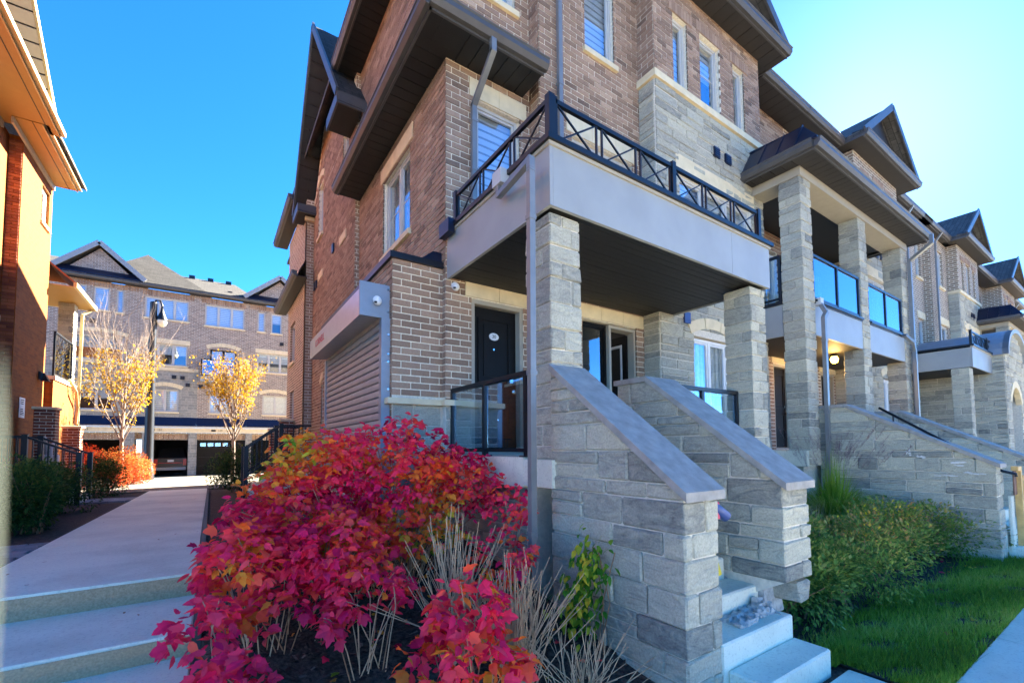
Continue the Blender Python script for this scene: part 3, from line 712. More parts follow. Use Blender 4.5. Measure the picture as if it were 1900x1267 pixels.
def townhouse(XO, XS, near, label):
    MIR[0], MIR[1] = XO, XS
    T = thing('townhouse', (7.0, 8, G0), label, 'townhouse', 'brick and stone townhouses in the long row')
    bm = 'mortar' if near else 'brick_far'
    def wall(name, pl, u0, u1, z0, z1, holes=(), w=1.0, top=None, topf=None):
        m = MB(); wall_mesh(m, pl, u0, u1, z0, z1, holes, top=top); o = m.build(name, M[bm], T)
        if near:
            brickwork(pl, u0, u1, z0, z1, holes, None, w)
            if topf: brickwork(pl, top[0][0], top[1][0], z1, max(p[1] for p in top), (), topf, w*.2)
        return o
    def swall(name, pl, u0, u1, z0, z1, holes=()):
        m = MB(); wall_mesh(m, pl, u0, u1, z0, z1, holes); o = m.build(name, M['stone_mortar'], T)
        if near: stone_objs(o, pl, u0, u1, z0, z1, holes)
        else: m = MB(); stone_panel(m, pl, u0, u1, z0, z1, holes); m.build('stone_facing', M['stone'], o, kind='stuff')
    E = 8.58
    # --- entrance part, set back
    F1 = PY(5.4); h1 = [(2.97, 3.86, -.10, 2.09), (3.06, 3.82, 3.2, 5.02), (3.05, 3.75, 6.72, 8.2)]
    swall('stone_base', PY(5.4), 2.58, 4.02, -1.35, .56, [(2.97, 3.86, -.10, .6)])
    wall('front_wall', F1, 2.58, 4.02, .63, E, h1, 1.3)
    m = MB(); m.box(2.53, 2.97, 5.33, 5.6, .56, .635); m.build('stone_ledge', M['lime'], T)
    door(T, F1, 2.97, 3.86, -.10, 2.09, number='30' if near else None)
    for a, b in ((2.87, 3.42), (3.426, 3.98)): m = MB(); m.lbox(F1, a, b, -.1, .024, 2.105, 2.30); m.build('lintel', M['lime'], T)
    window(T, F1, 3.06, 3.82, 3.2, 5.02, 1, head=.26, sill=True)
    window(T, F1, 3.05, 3.75, 6.72, 8.2, 1, sill=True)
    # --- return and middle part
    wall('return_wall', PXn(4.016), 5.155, 5.399, 2.3, E)
    F2 = PY(5.15); h2 = [(4.83, 6.1, -.09, 2.05), (4.66, 6.1, 3.5, 5.0), (4.98, 5.68, 6.6, 8.15)]
    wall('front_wall', F2, 4.02, 6.31, -.35, E, h2, 1.3)
    if near:                                                    # one leaf of the double door stands open
        window(T, F2, 4.83, 5.45, -.05, 2.03, 1, fill=None, fr='doorblk', rec=.10, wname='patio_door')
        m = MB(); m.lbox(F2, 5.45, 5.5, -.2, -.02, -.05, 2.03); m.lbox(F2, 6.06, 6.1, -.2, -.02, -.05, 2.03); m.lbox(F2, 5.5, 6.06, -.2, -.02, 1.98, 2.03); m.build('door_frame', M['trim'], T)
        m = MB(); d = PXn(6.03)
        for q in ((5.3, 5.39, -.03, 1.95), (5.81, 5.9, -.03, 1.95), (5.39, 5.81, 1.8, 1.95), (5.39, 5.81, -.03, .25)): m.lbox(d, q[0], q[1], -.02, .025, q[2], q[3])
        lf = m.build('open_door_leaf', M['doorblk'], T)
        m = MB()
        for q in ((5.39, 5.43, .25, 1.8), (5.77, 5.81, .25, 1.8), (5.43, 5.77, 1.76, 1.8), (5.43, 5.77, .25, .29)): m.lbox(d, q[0], q[1], -.01, .035, q[2], q[3])
        m.build('glazing_bead', M['white'], lf)
        m = MB(); m.lbox(d, 5.43, 5.77, 0, .006, .29, 1.76); m.build('pane', M['glass'], lf)
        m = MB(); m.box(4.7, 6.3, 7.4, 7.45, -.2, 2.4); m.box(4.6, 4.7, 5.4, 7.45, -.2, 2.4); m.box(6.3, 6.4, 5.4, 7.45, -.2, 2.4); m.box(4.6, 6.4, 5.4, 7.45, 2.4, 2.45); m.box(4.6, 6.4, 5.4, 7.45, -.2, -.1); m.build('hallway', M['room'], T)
        m = MB(); m.lathe((5.75, 6.3, 2.37), [(0, 0), (.07, 0), (.07, .03)], 12); m.build('downlight', M['ledglow'], T)
    else: window(T, F2, 4.83, 6.1, -.05, 2.03, 2, fill=None, fr='doorblk', wname='patio_door')
    for i in range(3): m = MB(); a = 4.72+i*.52; m.lbox(F2, a+.003, a+.517, -.1, .024, 2.06, 2.27); m.build('lintel', M['lime'], T)
    window(T, F2, 4.66, 6.1, 3.5, 5.0, 2, head=.28, sill=True, headpieces=3)
    window(T, F2, 4.98, 5.68, 6.6, 8.15, 1, sill=True)
    # --- stone and brick bay
    B = PY(4.8); hb = [(6.86, 7.3, 6.68, 8.0), (7.7, 8.38, 6.68, 8.05), (8.87, 9.3, 6.68, 8.0)]
    hs_ = [(6.95, 9.4, 3.35, 5.0), (7.25, 8.45, -.09, 2.02)]
    wall('bay_wall', B, 6.31, 9.93, 6.6, E, hb, 1.0)
    wall('bay_side_wall', PXn(6.306), 4.805, 5.149, 6.6, E)
    wall('bay_side_wall', PXp(9.934), 4.805, 5.5, 6.6, E)
    swall('bay_stone', B, 6.31, 9.93, -1.6, 6.47, hs_)
    swall('bay_stone_side', PXn(6.306), 4.805, 5.145, -.2, 6.47)
    swall('bay_stone_side', PXp(9.934), 4.805, 5.495, -.2, 6.47)
    m = MB(); m.box(6.25, 9.99, 4.74, 5.2, 6.47, 6.6); m.build('stone_band', M['lime'], T)
    for a, b, c, d in hb: window(T, B, a, b, c, d, 1, fill='blind' if a < 7.5 else 'half', bars=0 if a < 7 else 1)
    for a, b, c, d in hb:                                       # soldier bricks over the windows
        m = MB(); k = a-.1
        while k < b+.1: m.lbox(B, k, k+.078, -.02, .02, d+.01, d+.21, U(.4, .8)); k += .089
        m.build('soldier_course', M['brick'], T, kind='stuff')
    window(T, B, 6.95, 9.4, 3.35, 5.0, 3, head=.30, headpieces=3, fill='blind')
    window(T, B, 7.25, 8.45, -.05, 2.0, 2, fill='curtain', bars=1, fr='white', wname='french_door')
    arch_head(T, B, 7.15, 8.55, 2.03, .17, .2, 3)
    for a in (8.05, 8.45): 
        m = MB(); m.lbox(B, a, a+.19, 0, .05, 5.68, 5.88); vt = m.build('vent', M['navy'], T)
        for k in range(4): s = MB(); s.lbox(B, a+.015, a+.175, .05, .062, 5.7+k*.042, 5.722+k*.042); s.build('louvre', M['navy'], vt)
    m = MB(); m.lbox(B, 6.95, 7.12, 0, .045, 2.2, 2.4); m.build('vent', M['blue'], T)
    # --- recess behind the shared porch
    C = PY(5.5); da = 11.6 if near else 10.0; hc = [(da, da+.9, -.09, 2.05), (10.4, 12.0, 2.95, 4.95), (10.5, 11.3, 6.72, 8.1)]
    wall('recess_wall', C, 9.93, 12.6, -.35, E, hc, .6)
    door(T, C, da, da+.9, -.09, 2.05)
    m = MB(); m.lbox(C, da-.1, da+.99, -.1, .024, 2.07, 2.27); m.build('lintel', M['lime'], T)
    window(T, C, 10.4, 12.0, 3.0, 4.9, 2, fill='half', fr='white', wname='balcony_door')
    window(T, C, 10.5, 11.3, 6.72, 8.1, 1, sill=True)
    # --- roof: main slope, eaves and the gable over the bay
    rf = MB(); zr = 8.72
    rf.slab([(2.1, 4.9, zr), (12.6, 4.9, zr), (12.6, 11.8, 13.0), (4.6, 11.8, 13.0)], .12); rf.slab([(12.6, 11.8, 13.0), (12.6, 18.7, zr), (2.1, 18.7, zr), (4.6, 11.8, 13.0)], .12)
    rf.slab([(2.1, 4.9, zr), (4.6, 11.8, 13.0), (2.1, 18.7, zr)], .12)
    gx0, gx1, gy, gz, gp = 5.68, 10.42, 4.36, 8.74, 10.42; gm = (gx0+gx1)/2
    rf.slab([(gx0, gy, gz), (gm, gy, gp), (gm, 9.0, gp), (gx0, 6.0, gz)], .1); rf.slab([(gm, gy, gp), (gx1, gy, gz), (gx1, 6.0, gz), (gm, 9.0, gp)], .1)
    ro = rf.build('roof', M['shingle'], T)
    eave_x(T, 2.12, 5.68, 4.92, 5.2, E, boards=near); eave_x(T, 10.42, 12.6, 4.92, 5.5, E, boards=near)
    eave_x(T, gx0+.03, gx1-.03, gy+.02, 4.8, E, boards=near)
    eave_y(T, gy+.05, 5.0, gx0+.02, 6.3, E+.021, boards=False, gut=False); eave_y(T, gy+.05, 5.4, gx1-.02, 9.95, E+.021, boards=False, gut=False, s=1)
    m = MB()
    for a, b in (((gx0-.02, gz), (gm, gp+.02)), ((gm, gp+.02), (gx1+.02, gz))):
        m.bar((a[0], gy-.02, a[1]-.06), (b[0], gy-.02, b[1]-.06), .045, .20, up=(0, 1, 0) if False else (0, 0, 1))
    m.build('rake_board', M['gutter'], T)
    m = MB(); m.poly([(gx0+.35, gy+.3, E+.15), (gx1-.35, gy+.3, E+.15), (gm, gy+.3, gp-.2)]); m.poly([(gx0, gy+.02, E+.16), (gx1, gy+.02, E+.16), (gx1, gy+.3, E+.2), (gx0, gy+.3, E+.2)]); m.build('gable_panel', M['soffit'], T)
    pipe(T, [(4.4, 4.85, E+.02), (4.36, 5.06, E-.3), (4.36, 5.06, 2.97)], name='downspout')
    # flank and back close the volume
    m = MB(); m.box(12.4, 12.6, 5.6, 18.3, -1.6, 8.6) if not near else m.box(12.5, 12.6, 5.75, 18.3, -1.6, 8.6); m.box(2.9, 12.5, 18.0, 18.3, -1.6, 8.6); m.build('rear_wall', M['brick_far'], T)
    return T

def porch(XO, XS, near, label):
    """entrance porch with roof deck, ornamental railing and two stone columns"""
    MIR[0], MIR[1] = XO, XS
    P = thing('porch', (4.6, 4.2, -.1), label, 'porch')
    m = MB(); m.box(2.60, 6.68, 3.66, 5.39, -.40, -.10); m.box(2.60, 3.1, 3.2, 3.655, -.38, -.12); m.build('porch_slab', M['concrete'], P)
    m = MB(); m.box(2.72, 6.6, 3.75, 5.3, -1.75, -.41); o = m.build('foundation', M['stone_mortar'], P)
    m = MB(); stone_panel(m, PXn(2.72), 3.75, 5.3, -1.6, -.41); stone_panel(m, PY(3.75), 4.45, 6.6, -1.75, -.41); m.build('stone_facing', M['stone'], o, kind='stuff')
    stone_column(P, 2.65, 3.04, 3.25, 3.65, -.12, 2.27, near, 'stone_column'); stone_column(P, 6.29, 6.68, 3.25, 3.65, -.40, 2.27, near, 'stone_column')
    m = MB(); m.box(6.3, 6.67, 3.28, 3.64, -1.8, -.4); m.build('pier_base', M['stone_mortar'], P)
    # fascia panels with joints
    for nm, bx in (('fascia_panel', (2.59, 2.63, 3.17, 5.385, 2.28, 2.86)), ('fascia_panel', (2.632, 5.7, 3.17, 3.21, 2.28, 2.86)), ('fascia_panel', (5.706, 6.69, 3.17, 3.21, 2.28, 2.86)), ('fascia_panel', (6.65, 6.69, 3.212, 4.79, 2.28, 2.86))):
        m = MB(); m.box(*bx); m.build(nm, M['fascia'], P)
    m = MB(); m.box(2.57, 6.71, 3.15, 3.2, 2.861, 2.895); m.box(2.57, 2.62, 3.2, 5.39, 2.861, 2.895); m.build('trim_strip', M['trim'], P)
    m = MB(); m.box(2.54, 6.74, 3.12, 5.14, 2.896, 2.95); m.box(2.54, 4.0, 5.14, 5.385, 2.896, 2.95); m.build('deck_cap', M['black'], P)
    m = MB(); m.box(2.47, 2.56, 5.1, 5.38, 2.80, 2.98); m.build('flashing', M['navy'], P)
    y = 3.215
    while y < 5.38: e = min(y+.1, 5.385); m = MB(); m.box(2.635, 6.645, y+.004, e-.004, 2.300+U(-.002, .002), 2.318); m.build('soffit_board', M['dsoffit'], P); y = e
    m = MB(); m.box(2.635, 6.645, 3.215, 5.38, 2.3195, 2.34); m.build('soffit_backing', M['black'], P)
    r = MB(); r.bar((2.64, 3.22, 2.95), (2.64, 3.22, 3.41), .07, .07); r.bar((2.70, 3.22, 2.95), (2.70, 3.22, 3.41), .04, .04); r = r.build('deck_railing', M['black'], P)
    xrail(r, (2.7, 3.22, 0), (4.53, 3.22, 0), 2.95, 3.385, 3, 0, (False, True)); xrail(r, (4.53, 3.22, 0), (6.5, 3.22, 0), 2.95, 3.385, 3, 0, (False, True))
    xrail(r, (2.64, 3.22, 0), (2.64, 5.2, 0), 2.95, 3.385, 3, 0, (False, True))
    if near:
        glass_rail(P, (2.67, 3.68, 0), (2.67, 5.36, 0), -.10, .78); glass_rail(P, (4.6, 3.5, 0), (6.27, 3.5, 0), -.10, .78)
        m = MB(); m.box(4.5, 6.68, 3.3, 3.655, -.38, -.12); m.build('porch_sill', M['concrete'], P)
    # scupper box and downspout at the corner column
    m = MB(); m.box(2.46, 2.585, 3.83, 4.0, 2.80, 2.96); sb = m.build('scupper', M['frame'], P)
    pipe(P, [(2.50, 3.92, 2.80), (2.50, 3.92, 2.70), (2.37, 3.18, 2.64), (2.35, 3.15, 2.52), (2.34, 3.16, -1.2)] if near else [(2.535, 3.14, 2.7), (2.52, 3.14, -1.2)], .06, .055)
    return P

def stair(XO, XS, near, x0, wid, y_end, y_top, label, second=True):
    """stone cheek walls with sloping precast caps and concrete steps"""
    MIR[0], MIR[1] = XO, XS
    T = thing('porch_stair', (x0+.5, 2.4, G0), label, 'stairs')
    zt, zl = .78, -.28
    def cheek(xa, xb, ya, yt, ytop2, foot, damaged=False):
        sl = (zt-zl)/(yt-ya)
        def zc(y): return zl+(y-ya)*sl if y < yt else zt
        c = MB(); k = .018; lowz = foot
        bot = [(ya+k, foot), (ytop2-.01, foot)] if not damaged else [(ya+.4, foot), (ytop2-.01, foot)]
        prof = bot + [(ytop2-.01, zt-.08), (yt, zt-.08), (ya+k, zl-.09)] + ([(ya+k, -1.15)] if damaged else [])
        A = [(xa+k, y, z) for y, z in prof]; B_ = [(xb-k, y, z) for y, z in prof]
        c.poly(A); c.poly(B_[::-1])
        for i in range(len(prof)): c.poly([A[i], B_[i], B_[(i+1) % len(prof)], A[(i+1) % len(prof)]])
        co = c.build('cheek_wall', M['stone_mortar'], T)
        N = Vector((0, -sl, 1)).normalized(); p0 = Vector((0, ya, zl-.065))
        row = 0
        for a, b in stone_rows(foot, zt-.05):
            row += 1; y = ya; first = True
            while y < ytop2-.05:
                l = U(.25, .72)*(1.2 if b-a < .12 else 1)
                if first: l = U(.16, .34) if row % 2 else U(.36, .6)
                if ytop2-y-l < .18: l = ytop2-y
                if zc(min(y+l, ytop2))-.065 < a: y += l; first = False; continue
                if damaged and b < -1.10 and y < ya+.35+(-1.1-b)*.3: y += l; first = False; continue
                cells = [(xa, xb)]
                if first and row % 3: s = xa+(xb-xa)*U(.22, .4) if row % 2 else xa+(xb-xa)*U(.62, .8); cells = [(xa, s-.005), (s+.005, xb)]
                zz = [(a, b)]
                if b-a > .19 and rnd() < .25 and not first: mm = a+(b-a)*U(.4, .6); zz = [(a, mm), (mm, b)]
                for (p, q) in cells:
                    for (c0, c1) in zz:
                        if zc(min(y+l, ytop2))-.075 < c0: continue
                        j = U(-.004, .012); m = MB(); tt = stone_tint()
                        chamfer(m, (p-j if p == xa else p, y+.005-(j if first else 0), c0+.005), (q+j if q == xb else q, min(y+l, ytop2)-.005, c1-.005), .012, .005, tt)
                        if zc(y)-.065 < c1:                    # trim to the slope of the cap
                            bm = bmesh.new(); vs = [bm.verts.new(v) for v in m.v]; 
                            for f in m.f: bm.faces.new([vs[i] for i in f])
                            pl_p = p0 if zc(y) < zt-.001 else Vector((0, 0, zt-.065))
                            r = bmesh.ops.bisect_plane(bm, geom=bm.verts[:]+bm.edges[:]+bm.faces[:], plane_co=p0, plane_no=N, clear_outer=True)
                            ed = [e for e in r['geom_cut'] if isinstance(e, bmesh.types.BMEdge)]
                            if ed:
                                try: bmesh.ops.contextual_create(bm, geom=ed)
                                except Exception: pass
                            r = bmesh.ops.bisect_plane(bm, geom=bm.verts[:]+bm.edges[:]+bm.faces[:], plane_co=Vector((0, 0, zt-.065)), plane_no=Vector((0, 0, 1)), clear_outer=True)
                            bm.verts.index_update(); m = MB(); m.v = [tuple(v.co) for v in bm.verts]; m.f = [tuple(v.index for v in f.verts) for f in bm.faces]; m.t = [tt]*len(m.f); bm.free()
                            if len(m.f) < 3: continue
                        m.build('stone', M['stone'], co)
                y += l; first = False
        # sloping cap, then a level piece at the top
        o = .035; th = .065; m = MB(); ca, cb = xa-o, xb+o; e = .04
        dz = th
        m.hexa([(ca, ya-e, zl-e*sl-dz), (cb, ya-e, zl-e*sl-dz), (cb, yt, zt-dz), (ca, yt, zt-dz), (ca, ya-e, zl-e*sl), (cb, ya-e, zl-e*sl), (cb, yt, zt), (ca, yt, zt)])
        cap = m.build('cap_stone', M['cap'], co)
        if ytop2 > yt+.1:
            m = MB(); m.box(ca, cb, yt+.004, ytop2+.02, zt-dz+.003, zt-.002); m.build('cap_stone', M['cap'], co)
        return co
    xa = x0; cheek(xa, xa+.39, y_end, y_top, y_top+.02 if near else y_top+.45, G0-.05)
    if second: cheek(xa+wid, xa+wid+.46, y_end, y_top, y_top+.44, G0-.05 if not near else -1.36, damaged=near)
    s0, s1 = xa+.40, xa+wid-.01
    rise = (-.10-G0)/9
    for k in range(9):
        zt_ = G0+rise*(k+1); ya = y_end-.27+.27*k
        a, b = (s0+.06, s1+.09) if k == 0 else (s0, s1 if k > 2 else s1+.09)
        m = MB(); chamfer(m, (a, ya, zt_-rise-(.1 if k else .06)), (b, ya+.272 if k < 8 else ya+.35, zt_), .012, .002, .5); m.build('step', M['concrete'], T)
    m = MB(); m.box(s0+.01, s1-.02, y_end+.3, y_top+.4, G0-.1, G0+rise*2); m.build('step_core', M['concrete'], T)
    return T
H0 = townhouse(0, 1, True, 'corner townhouse with roller shutter and black door numbered 30')

# ---- flank of the corner house along the walkway
T = H0
def wall0(name, pl, u0, u1, z0, z1, holes=(), w=1.0, top=None, topf=None):
    m = MB(); wall_mesh(m, pl, u0, u1, z0, z1, holes, top=top); o = m.build(name, M['mortar'], T)
    brickwork(pl, u0, u1, z0, z1, holes, None, w)
    if topf: brickwork(pl, top[0][0], top[1][0], z1, max(p[1] for p in top), (), topf, w)
S1 = PXn(2.58); hw = [(6.72, 8.1, 3.52, 4.98)]
wall0('side_wall', S1, 5.404, 9.746, 2.3, 8.58, hw, 1.0)
window(T, S1, 6.72, 8.1, 3.52, 4.98, 2, head=.26, sill=True, fill='curtain', bars=1)
S2 = PXn(2.49); h2 = [(10.35, 10.95, 6.5, 7.55), (13.2, 13.85, 6.15, 7.7), (12.5, 13.1, -.6, 1.75)]
wall0('return_wall', PY(9.75), 2.49, 2.60, -1.3, 8.58, (), .2)
wall0('side_wall', S2, 9.754, 14.596, -1.4, 7.4, [h2[0][:3]+(7.4,), h2[1][:3]+(7.4,), h2[2]], .8)
gtop = [(9.75, 7.4), (14.6, 7.4), (12.17, 10.75)]
m = MB()
for a, b, za in ((9.75, 10.35, 0), (10.95, 13.2, 0), (13.85, 14.6, 0)): m.lbox(S2, a, b, -.22, 0, 7.4, 7.72)
m.lbox(S2, 10.35, 10.95, -.22, 0, 7.55, 7.72); m.lbox(S2, 13.2, 13.85, -.22, 0, 7.7, 7.72)
t = [(9.9, 7.72), (14.45, 7.72), (12.17, 10.8)]; m.poly([S2(u, 0, z) for u, z in t]); m.build('gable_wall', M['mortar'], T)
brickwork(S2, 9.75, 14.6, 7.4, 10.8, h2[:2], lambda u: 10.8-abs(u-12.17)*1.36, .2)
window(T, S2, 10.35, 10.95, 6.5, 7.55, 1, sill=True, fill='half'); window(T, S2, 13.2, 13.85, 6.15, 7.7, 1, sill=True, fill='half'); arch_head(T, S2, 13.1, 13.95, 7.72, .16, .17, 3)
window(T, S2, 12.5, 13.1, -.6, 1.75, 1, fill=None, wname='side_window'); arch_head(T, S2, 12.42, 13.18, 1.76, .16, .17, 3)
for a, z in ((10.5, 4.9), (13.1, 4.85)): m = MB(); m.lbox(S2, a, a+.62, -.02, .03, z, z+.2); m.build('date_stone', M['lime'], T)
for a in (11.7, 13.9, 14.15): m = MB(); m.lbox(S2, a, a+.16, 0, .05, 5.0 if a < 12 else 4.75, 5.22 if a < 12 else 4.97); m.build('vent', M['navy'], T)
S3 = PXn(2.28)
wall0('return_wall', PY(14.6), 2.28, 2.5, -1.5, 7.2, (), .1)
m = MB(); m.box(2.22, 2.55, 14.5, 14.62, 7.0, 7.14); m.build('pilaster_cap', M['lime'], T)
m = MB(); wall_mesh(m, S3, 14.604, 18.3, -1.6, 7.7, [(16.6, 17.7, 3.0, 4.4), (16.6, 17.5, .3, 2.0)]); m.build('side_wall', M['brick_far'], T)
window(T, S3, 16.6, 17.7, 3.0, 4.4, 2, sill=True); window(T, S3, 16.6, 17.5, .3, 2.0, 1, sill=True)
# skirt roofs along the flank
def hiproof(m, xo, xw, y0, y1, z, rise, front=None, back=True):
    m.slab([(xo, y0, z), (xw, y0+.01 if front is None else front, z+rise), (xw, y1-.0, z+rise), (xo, y1, z)], .06)
m = MB(); zz = 5.56
m.slab([(2.08, 4.83, zz), (2.575, 5.36, 6.2), (2.575, 9.7, 6.2), (2.08, 9.7, zz)], .05); m.slab([(2.08, 4.83, zz), (3.86, 4.83, zz), (4.0, 5.38, 6.2), (2.575, 5.36, 6.2)], .05)
m.build('skirt_roof', M['shingle'], T)
eave_y(T, 4.85, 9.72, 2.1, 2.575, 5.41, bw=.2, mat='dsoffit'); eave_x(T, 2.1, 3.88, 4.85, 5.39, 5.41, bw=.2, mat='dsoffit')
m = MB(); m.box(3.8, 3.83, 4.83, 5.14, 5.42, 5.58); m.build('gutter_end', M['gutter'], T)
pipe(T, [(2.98, 4.80, 5.40), (2.98, 4.80, 5.25), (2.98, 5.33, 4.85), (2.98, 5.33, 2.97)], .075, .06)
m = MB(); m.slab([(2.04, 14.3, 5.3), (2.275, 14.62, 5.8), (2.275, 18.9, 5.8), (2.04, 18.9, 5.3)], .05); m.build('skirt_roof', M['shingle'], T)
eave_y(T, 14.3, 18.9, 1.96, 2.275, 5.13, boards=False); eave_y(T, 14.9, 18.9, 1.9, 2.275, 7.72, boards=False)
# upper eave and flank gable with broad soffit
eave_y(T, 4.95, 9.95, 2.1, 2.575, 8.33, bw=.2, mat='dsoffit')
m = MB(); m.slab([(2.08, 4.9, 8.5), (4.6, 11.8, 12.9), (2.08, 10.0, 8.5)], .05); m.build('roof', M['shingle'], T)
gx, ya, yb, ym, zb_, zp = 1.98, 9.25, 15.15, 12.17, 7.33, 11.15
m = MB(); m.slab([(gx, ya, zb_), (gx, ym, zp), (6.5, ym, zp), (4.5, ya, zb_)], .1); m.slab([(gx, ym, zp), (gx, yb, zb_), (4.5, yb, zb_), (6.5, ym, zp)], .1); m.build('gable_roof', M['shingle_tan'], T)
m = MB()
for (a, za), (b, zb2) in (((ya, zb_), (ym, zp)), ((ym, zp), (yb, zb_))): m.bar((gx-.02, a, za-.02), (gx-.02, b, zb2-.02), .05, .17)
m.build('rake_board', M['gutter'], T)
n = 15
for sgn, y_e in ((1, ya), (-1, yb)):
    for k in range(n):
        a, b = k/n, (k+1)/n-.012; p = lambda t: (y_e+(ym-y_e)*t, zb_+(zp-zb_)*t-.12)
        (y0, z0), (y1, z1) = p(a), p(b); m = MB()
        m.hexa([(gx+.02, y0, z0-.012), (2.485, y0, z0-.012), (2.485, y1, z1-.012), (gx+.02, y1, z1-.012), (gx+.02, y0, z0), (2.485, y0, z0), (2.485, y1, z1), (gx+.02, y1, z1)]); m.build('soffit_board', M['soffit'], T)
for y0, y1 in ((ya-.03, ya+1.0), (yb-.9, yb+.05)):               # boxed eave returns
    m = MB(); m.box(gx, 2.485, y0, y1, zb_-.22, zb_-.20); m.build('soffit', M['dsoffit'], T)
    m = MB(); m.box(gx-.02, gx+.02, y0, y1, zb_-.25, zb_); m.box(gx+.021, 2.57, y0, y0+.04, zb_-.25, zb_-.01); m.slab([(gx, y0, zb_), (2.55, y0, zb_+.02), (2.55, y1, zb_+.3), (gx, y1, zb_+.02)], .02); m.build('eave_return', M['gutter'], T)
pipe(T, [(2.54, 9.3, 7.1), (2.54, 9.6, 6.9), (2.54, 9.68, 6.2)], .07, .06, straps=False)
# ---- low bump-out with the roller shutter
wall0('bump_wall', PY(5.5), 1.88, 2.60, .635, 2.44, (), 1.6)
wall0('bump_wall', PXn(1.88), 5.504, 9.746, -1.35, 2.44, (), 1.0)
m = MB(); wall_mesh(m, PY(5.5), 1.88, 2.62, -1.35, .56); o = m.build('bump_base', M['stone_mortar'], T); stone_objs(o, PY(5.5), 1.88, 2.55, -1.35, .56)
m = MB(); m.box(1.80, 2.66, 5.42, 5.7, .56, .634); m.build('stone_ledge', M['lime'], T)
m = MB(); m.box(1.83, 2.60, 5.45, 9.75, 2.44, 2.52); m.build('flat_roof', M['black'], T)
m = MB(); m.hexa([(2.25, 5.5, 2.521), (2.575, 5.5, 2.521), (2.575, 6.2, 2.521), (2.25, 6.2, 2.521), (2.45, 5.52, 2.68), (2.575, 5.52, 2.68), (2.575, 6.2, 2.68), (2.45, 6.2, 2.68)]); m.build('flashing', M['navy'], T)
SH = thing('roller_shutter', (1.8, 7.4, -1.2), 'closed grey roller shutter with long housing on the side of the corner house', 'roller shutter')
m = MB(); P = [(1.875, 1.70), (1.80, 1.70), (1.49, 1.66), (1.49, 2.00), (1.60, 2.09), (1.875, 2.09)]; y0, y1 = 5.62, 8.95
for (a, b), (c, d) in zip(P[1:], P[2:]): m.poly([(a, y0, b), (c, y0, d), (c, y1, d), (a, y1, b)][::-1])
m.poly([(x, y1, z) for x, z in P]); hsg = m.build('housing', M['housing'], SH)
m = MB(); m.box(1.49, 1.875, 5.585, 5.618, 1.665, 2.10); ep = m.build('end_plate', M['steel'], SH)
m = MB(); m.box(1.76, 1.878, 5.56, 5.66, -1.3, 1.664); m.build('guide_rail', M['steel'], SH)
m = MB(); m.box(1.76, 1.878, 8.9, 9.0, -1.3, 1.664); m.build('guide_rail', M['steel'], SH)
me = MB()
for k in range(6): a = 2*math.pi*k/6; me.v.append((.014*math.cos(a), -.012, .014*math.sin(a)))
me.f.append(tuple(range(6))); me.t.append(.5)
for k in range(6): a = 2*math.pi*k/6; me.v.append((.016*math.cos(a), .004, .016*math.sin(a)))
for k in range(6): me.f.append((k, k+6, (k+1) % 6+6, (k+1) % 6)); me.t.append(.5)
bolt = me.mesh('bolt', (0, 0, 0), [M['chrome']], mirror=False)
for z in (2.04, 1.75, 1.45, 1.2, 1.1, .75, .4): shared('bolt', bolt, (1.845, 5.556 if z < 1.7 else 5.58, z), SH)
sm = MB(); pr = [(0, 0), (-.018, .012), (-.022, .05), (-.012, .082), (0, .092)]
for (a, b), (c, d) in zip(pr, pr[1:]): sm.poly([(a, -1.62, b), (c, -1.62, d), (c, 1.62, d), (a, 1.62, b)])
slat = sm.mesh('slat', (0, 0, 0), [M['slat']], mirror=False); z = -1.3
while z < 1.66: shared('slat', slat, (1.80, 7.28, z), SH); z += .098
m = MB(); m.box(1.83, 1.87, 5.66, 8.9, -1.3, 1.7); m.build('backing', M['black'], SH)
text('lettering', 'CORNELL', M['red'], SH, (1.487, 8.05, 1.84), .17, (math.pi/2, 0, -math.pi/2))
def seccam(loc, label, dirv):
    C = thing('security_camera', loc, label, 'security camera', None); x, y, z = loc
    m = MB(); m.tube([(x, y, z), Vector((x, y, z))+Vector(dirv)*.03], .05, 14); m.build('mount', M['white'], C)
    m = MB(); p = Vector((x, y, z))+Vector(dirv)*.05; prof = []
    m.lathe((p.x, p.y, p.z-.03), [(0, -.045), (.03, -.04), (.047, -.015), (.05, .015), (.035, .045), (0, .05)], 14); m.build('housing', M['white'], C, True)
    m = MB(); q = p+Vector((-.035, -.03, -.05)); m.lathe(tuple(q), [(0, -.016), (.018, -.01), (.02, .006), (0, .014)], 10); m.build('lens', M['inkgrey'], C, True)
seccam((2.70, 5.385, 2.20), 'white security camera under the porch soffit left of the black door', (0, -1, 0))
seccam((1.70, 5.58, 1.88), 'small dome camera on the end plate of the roller shutter housing', (0, -1, 0))
brickwork(PXn(2.578), 5.405, 5.5, .635, 2.3, (), None, .3)
flush_bricks(T)
P0 = porch(0, 1, True, 'near entrance porch with cross-braced deck railing and grey fascia')
stair(0, 1, True, 2.64, 1.36, 1.85, 3.24, 'near stone stair with damaged right cheek wall below porch 30')
# rest of the row
townhouse(25.2, -1, False, 'townhouse left of the second gable, behind the tall stone porch')
townhouse(20.04, 1, False, 'townhouse with the third bay from the corner, beyond the barrel-vaulted portico')
townhouse(45.24, -1, False, 'farthest townhouse at the right end of the row')
porch(25.2, -1, False, 'far entrance porch with cross-braced railing beside the barrel-vaulted portico')
MIR[:] = [0, 1]
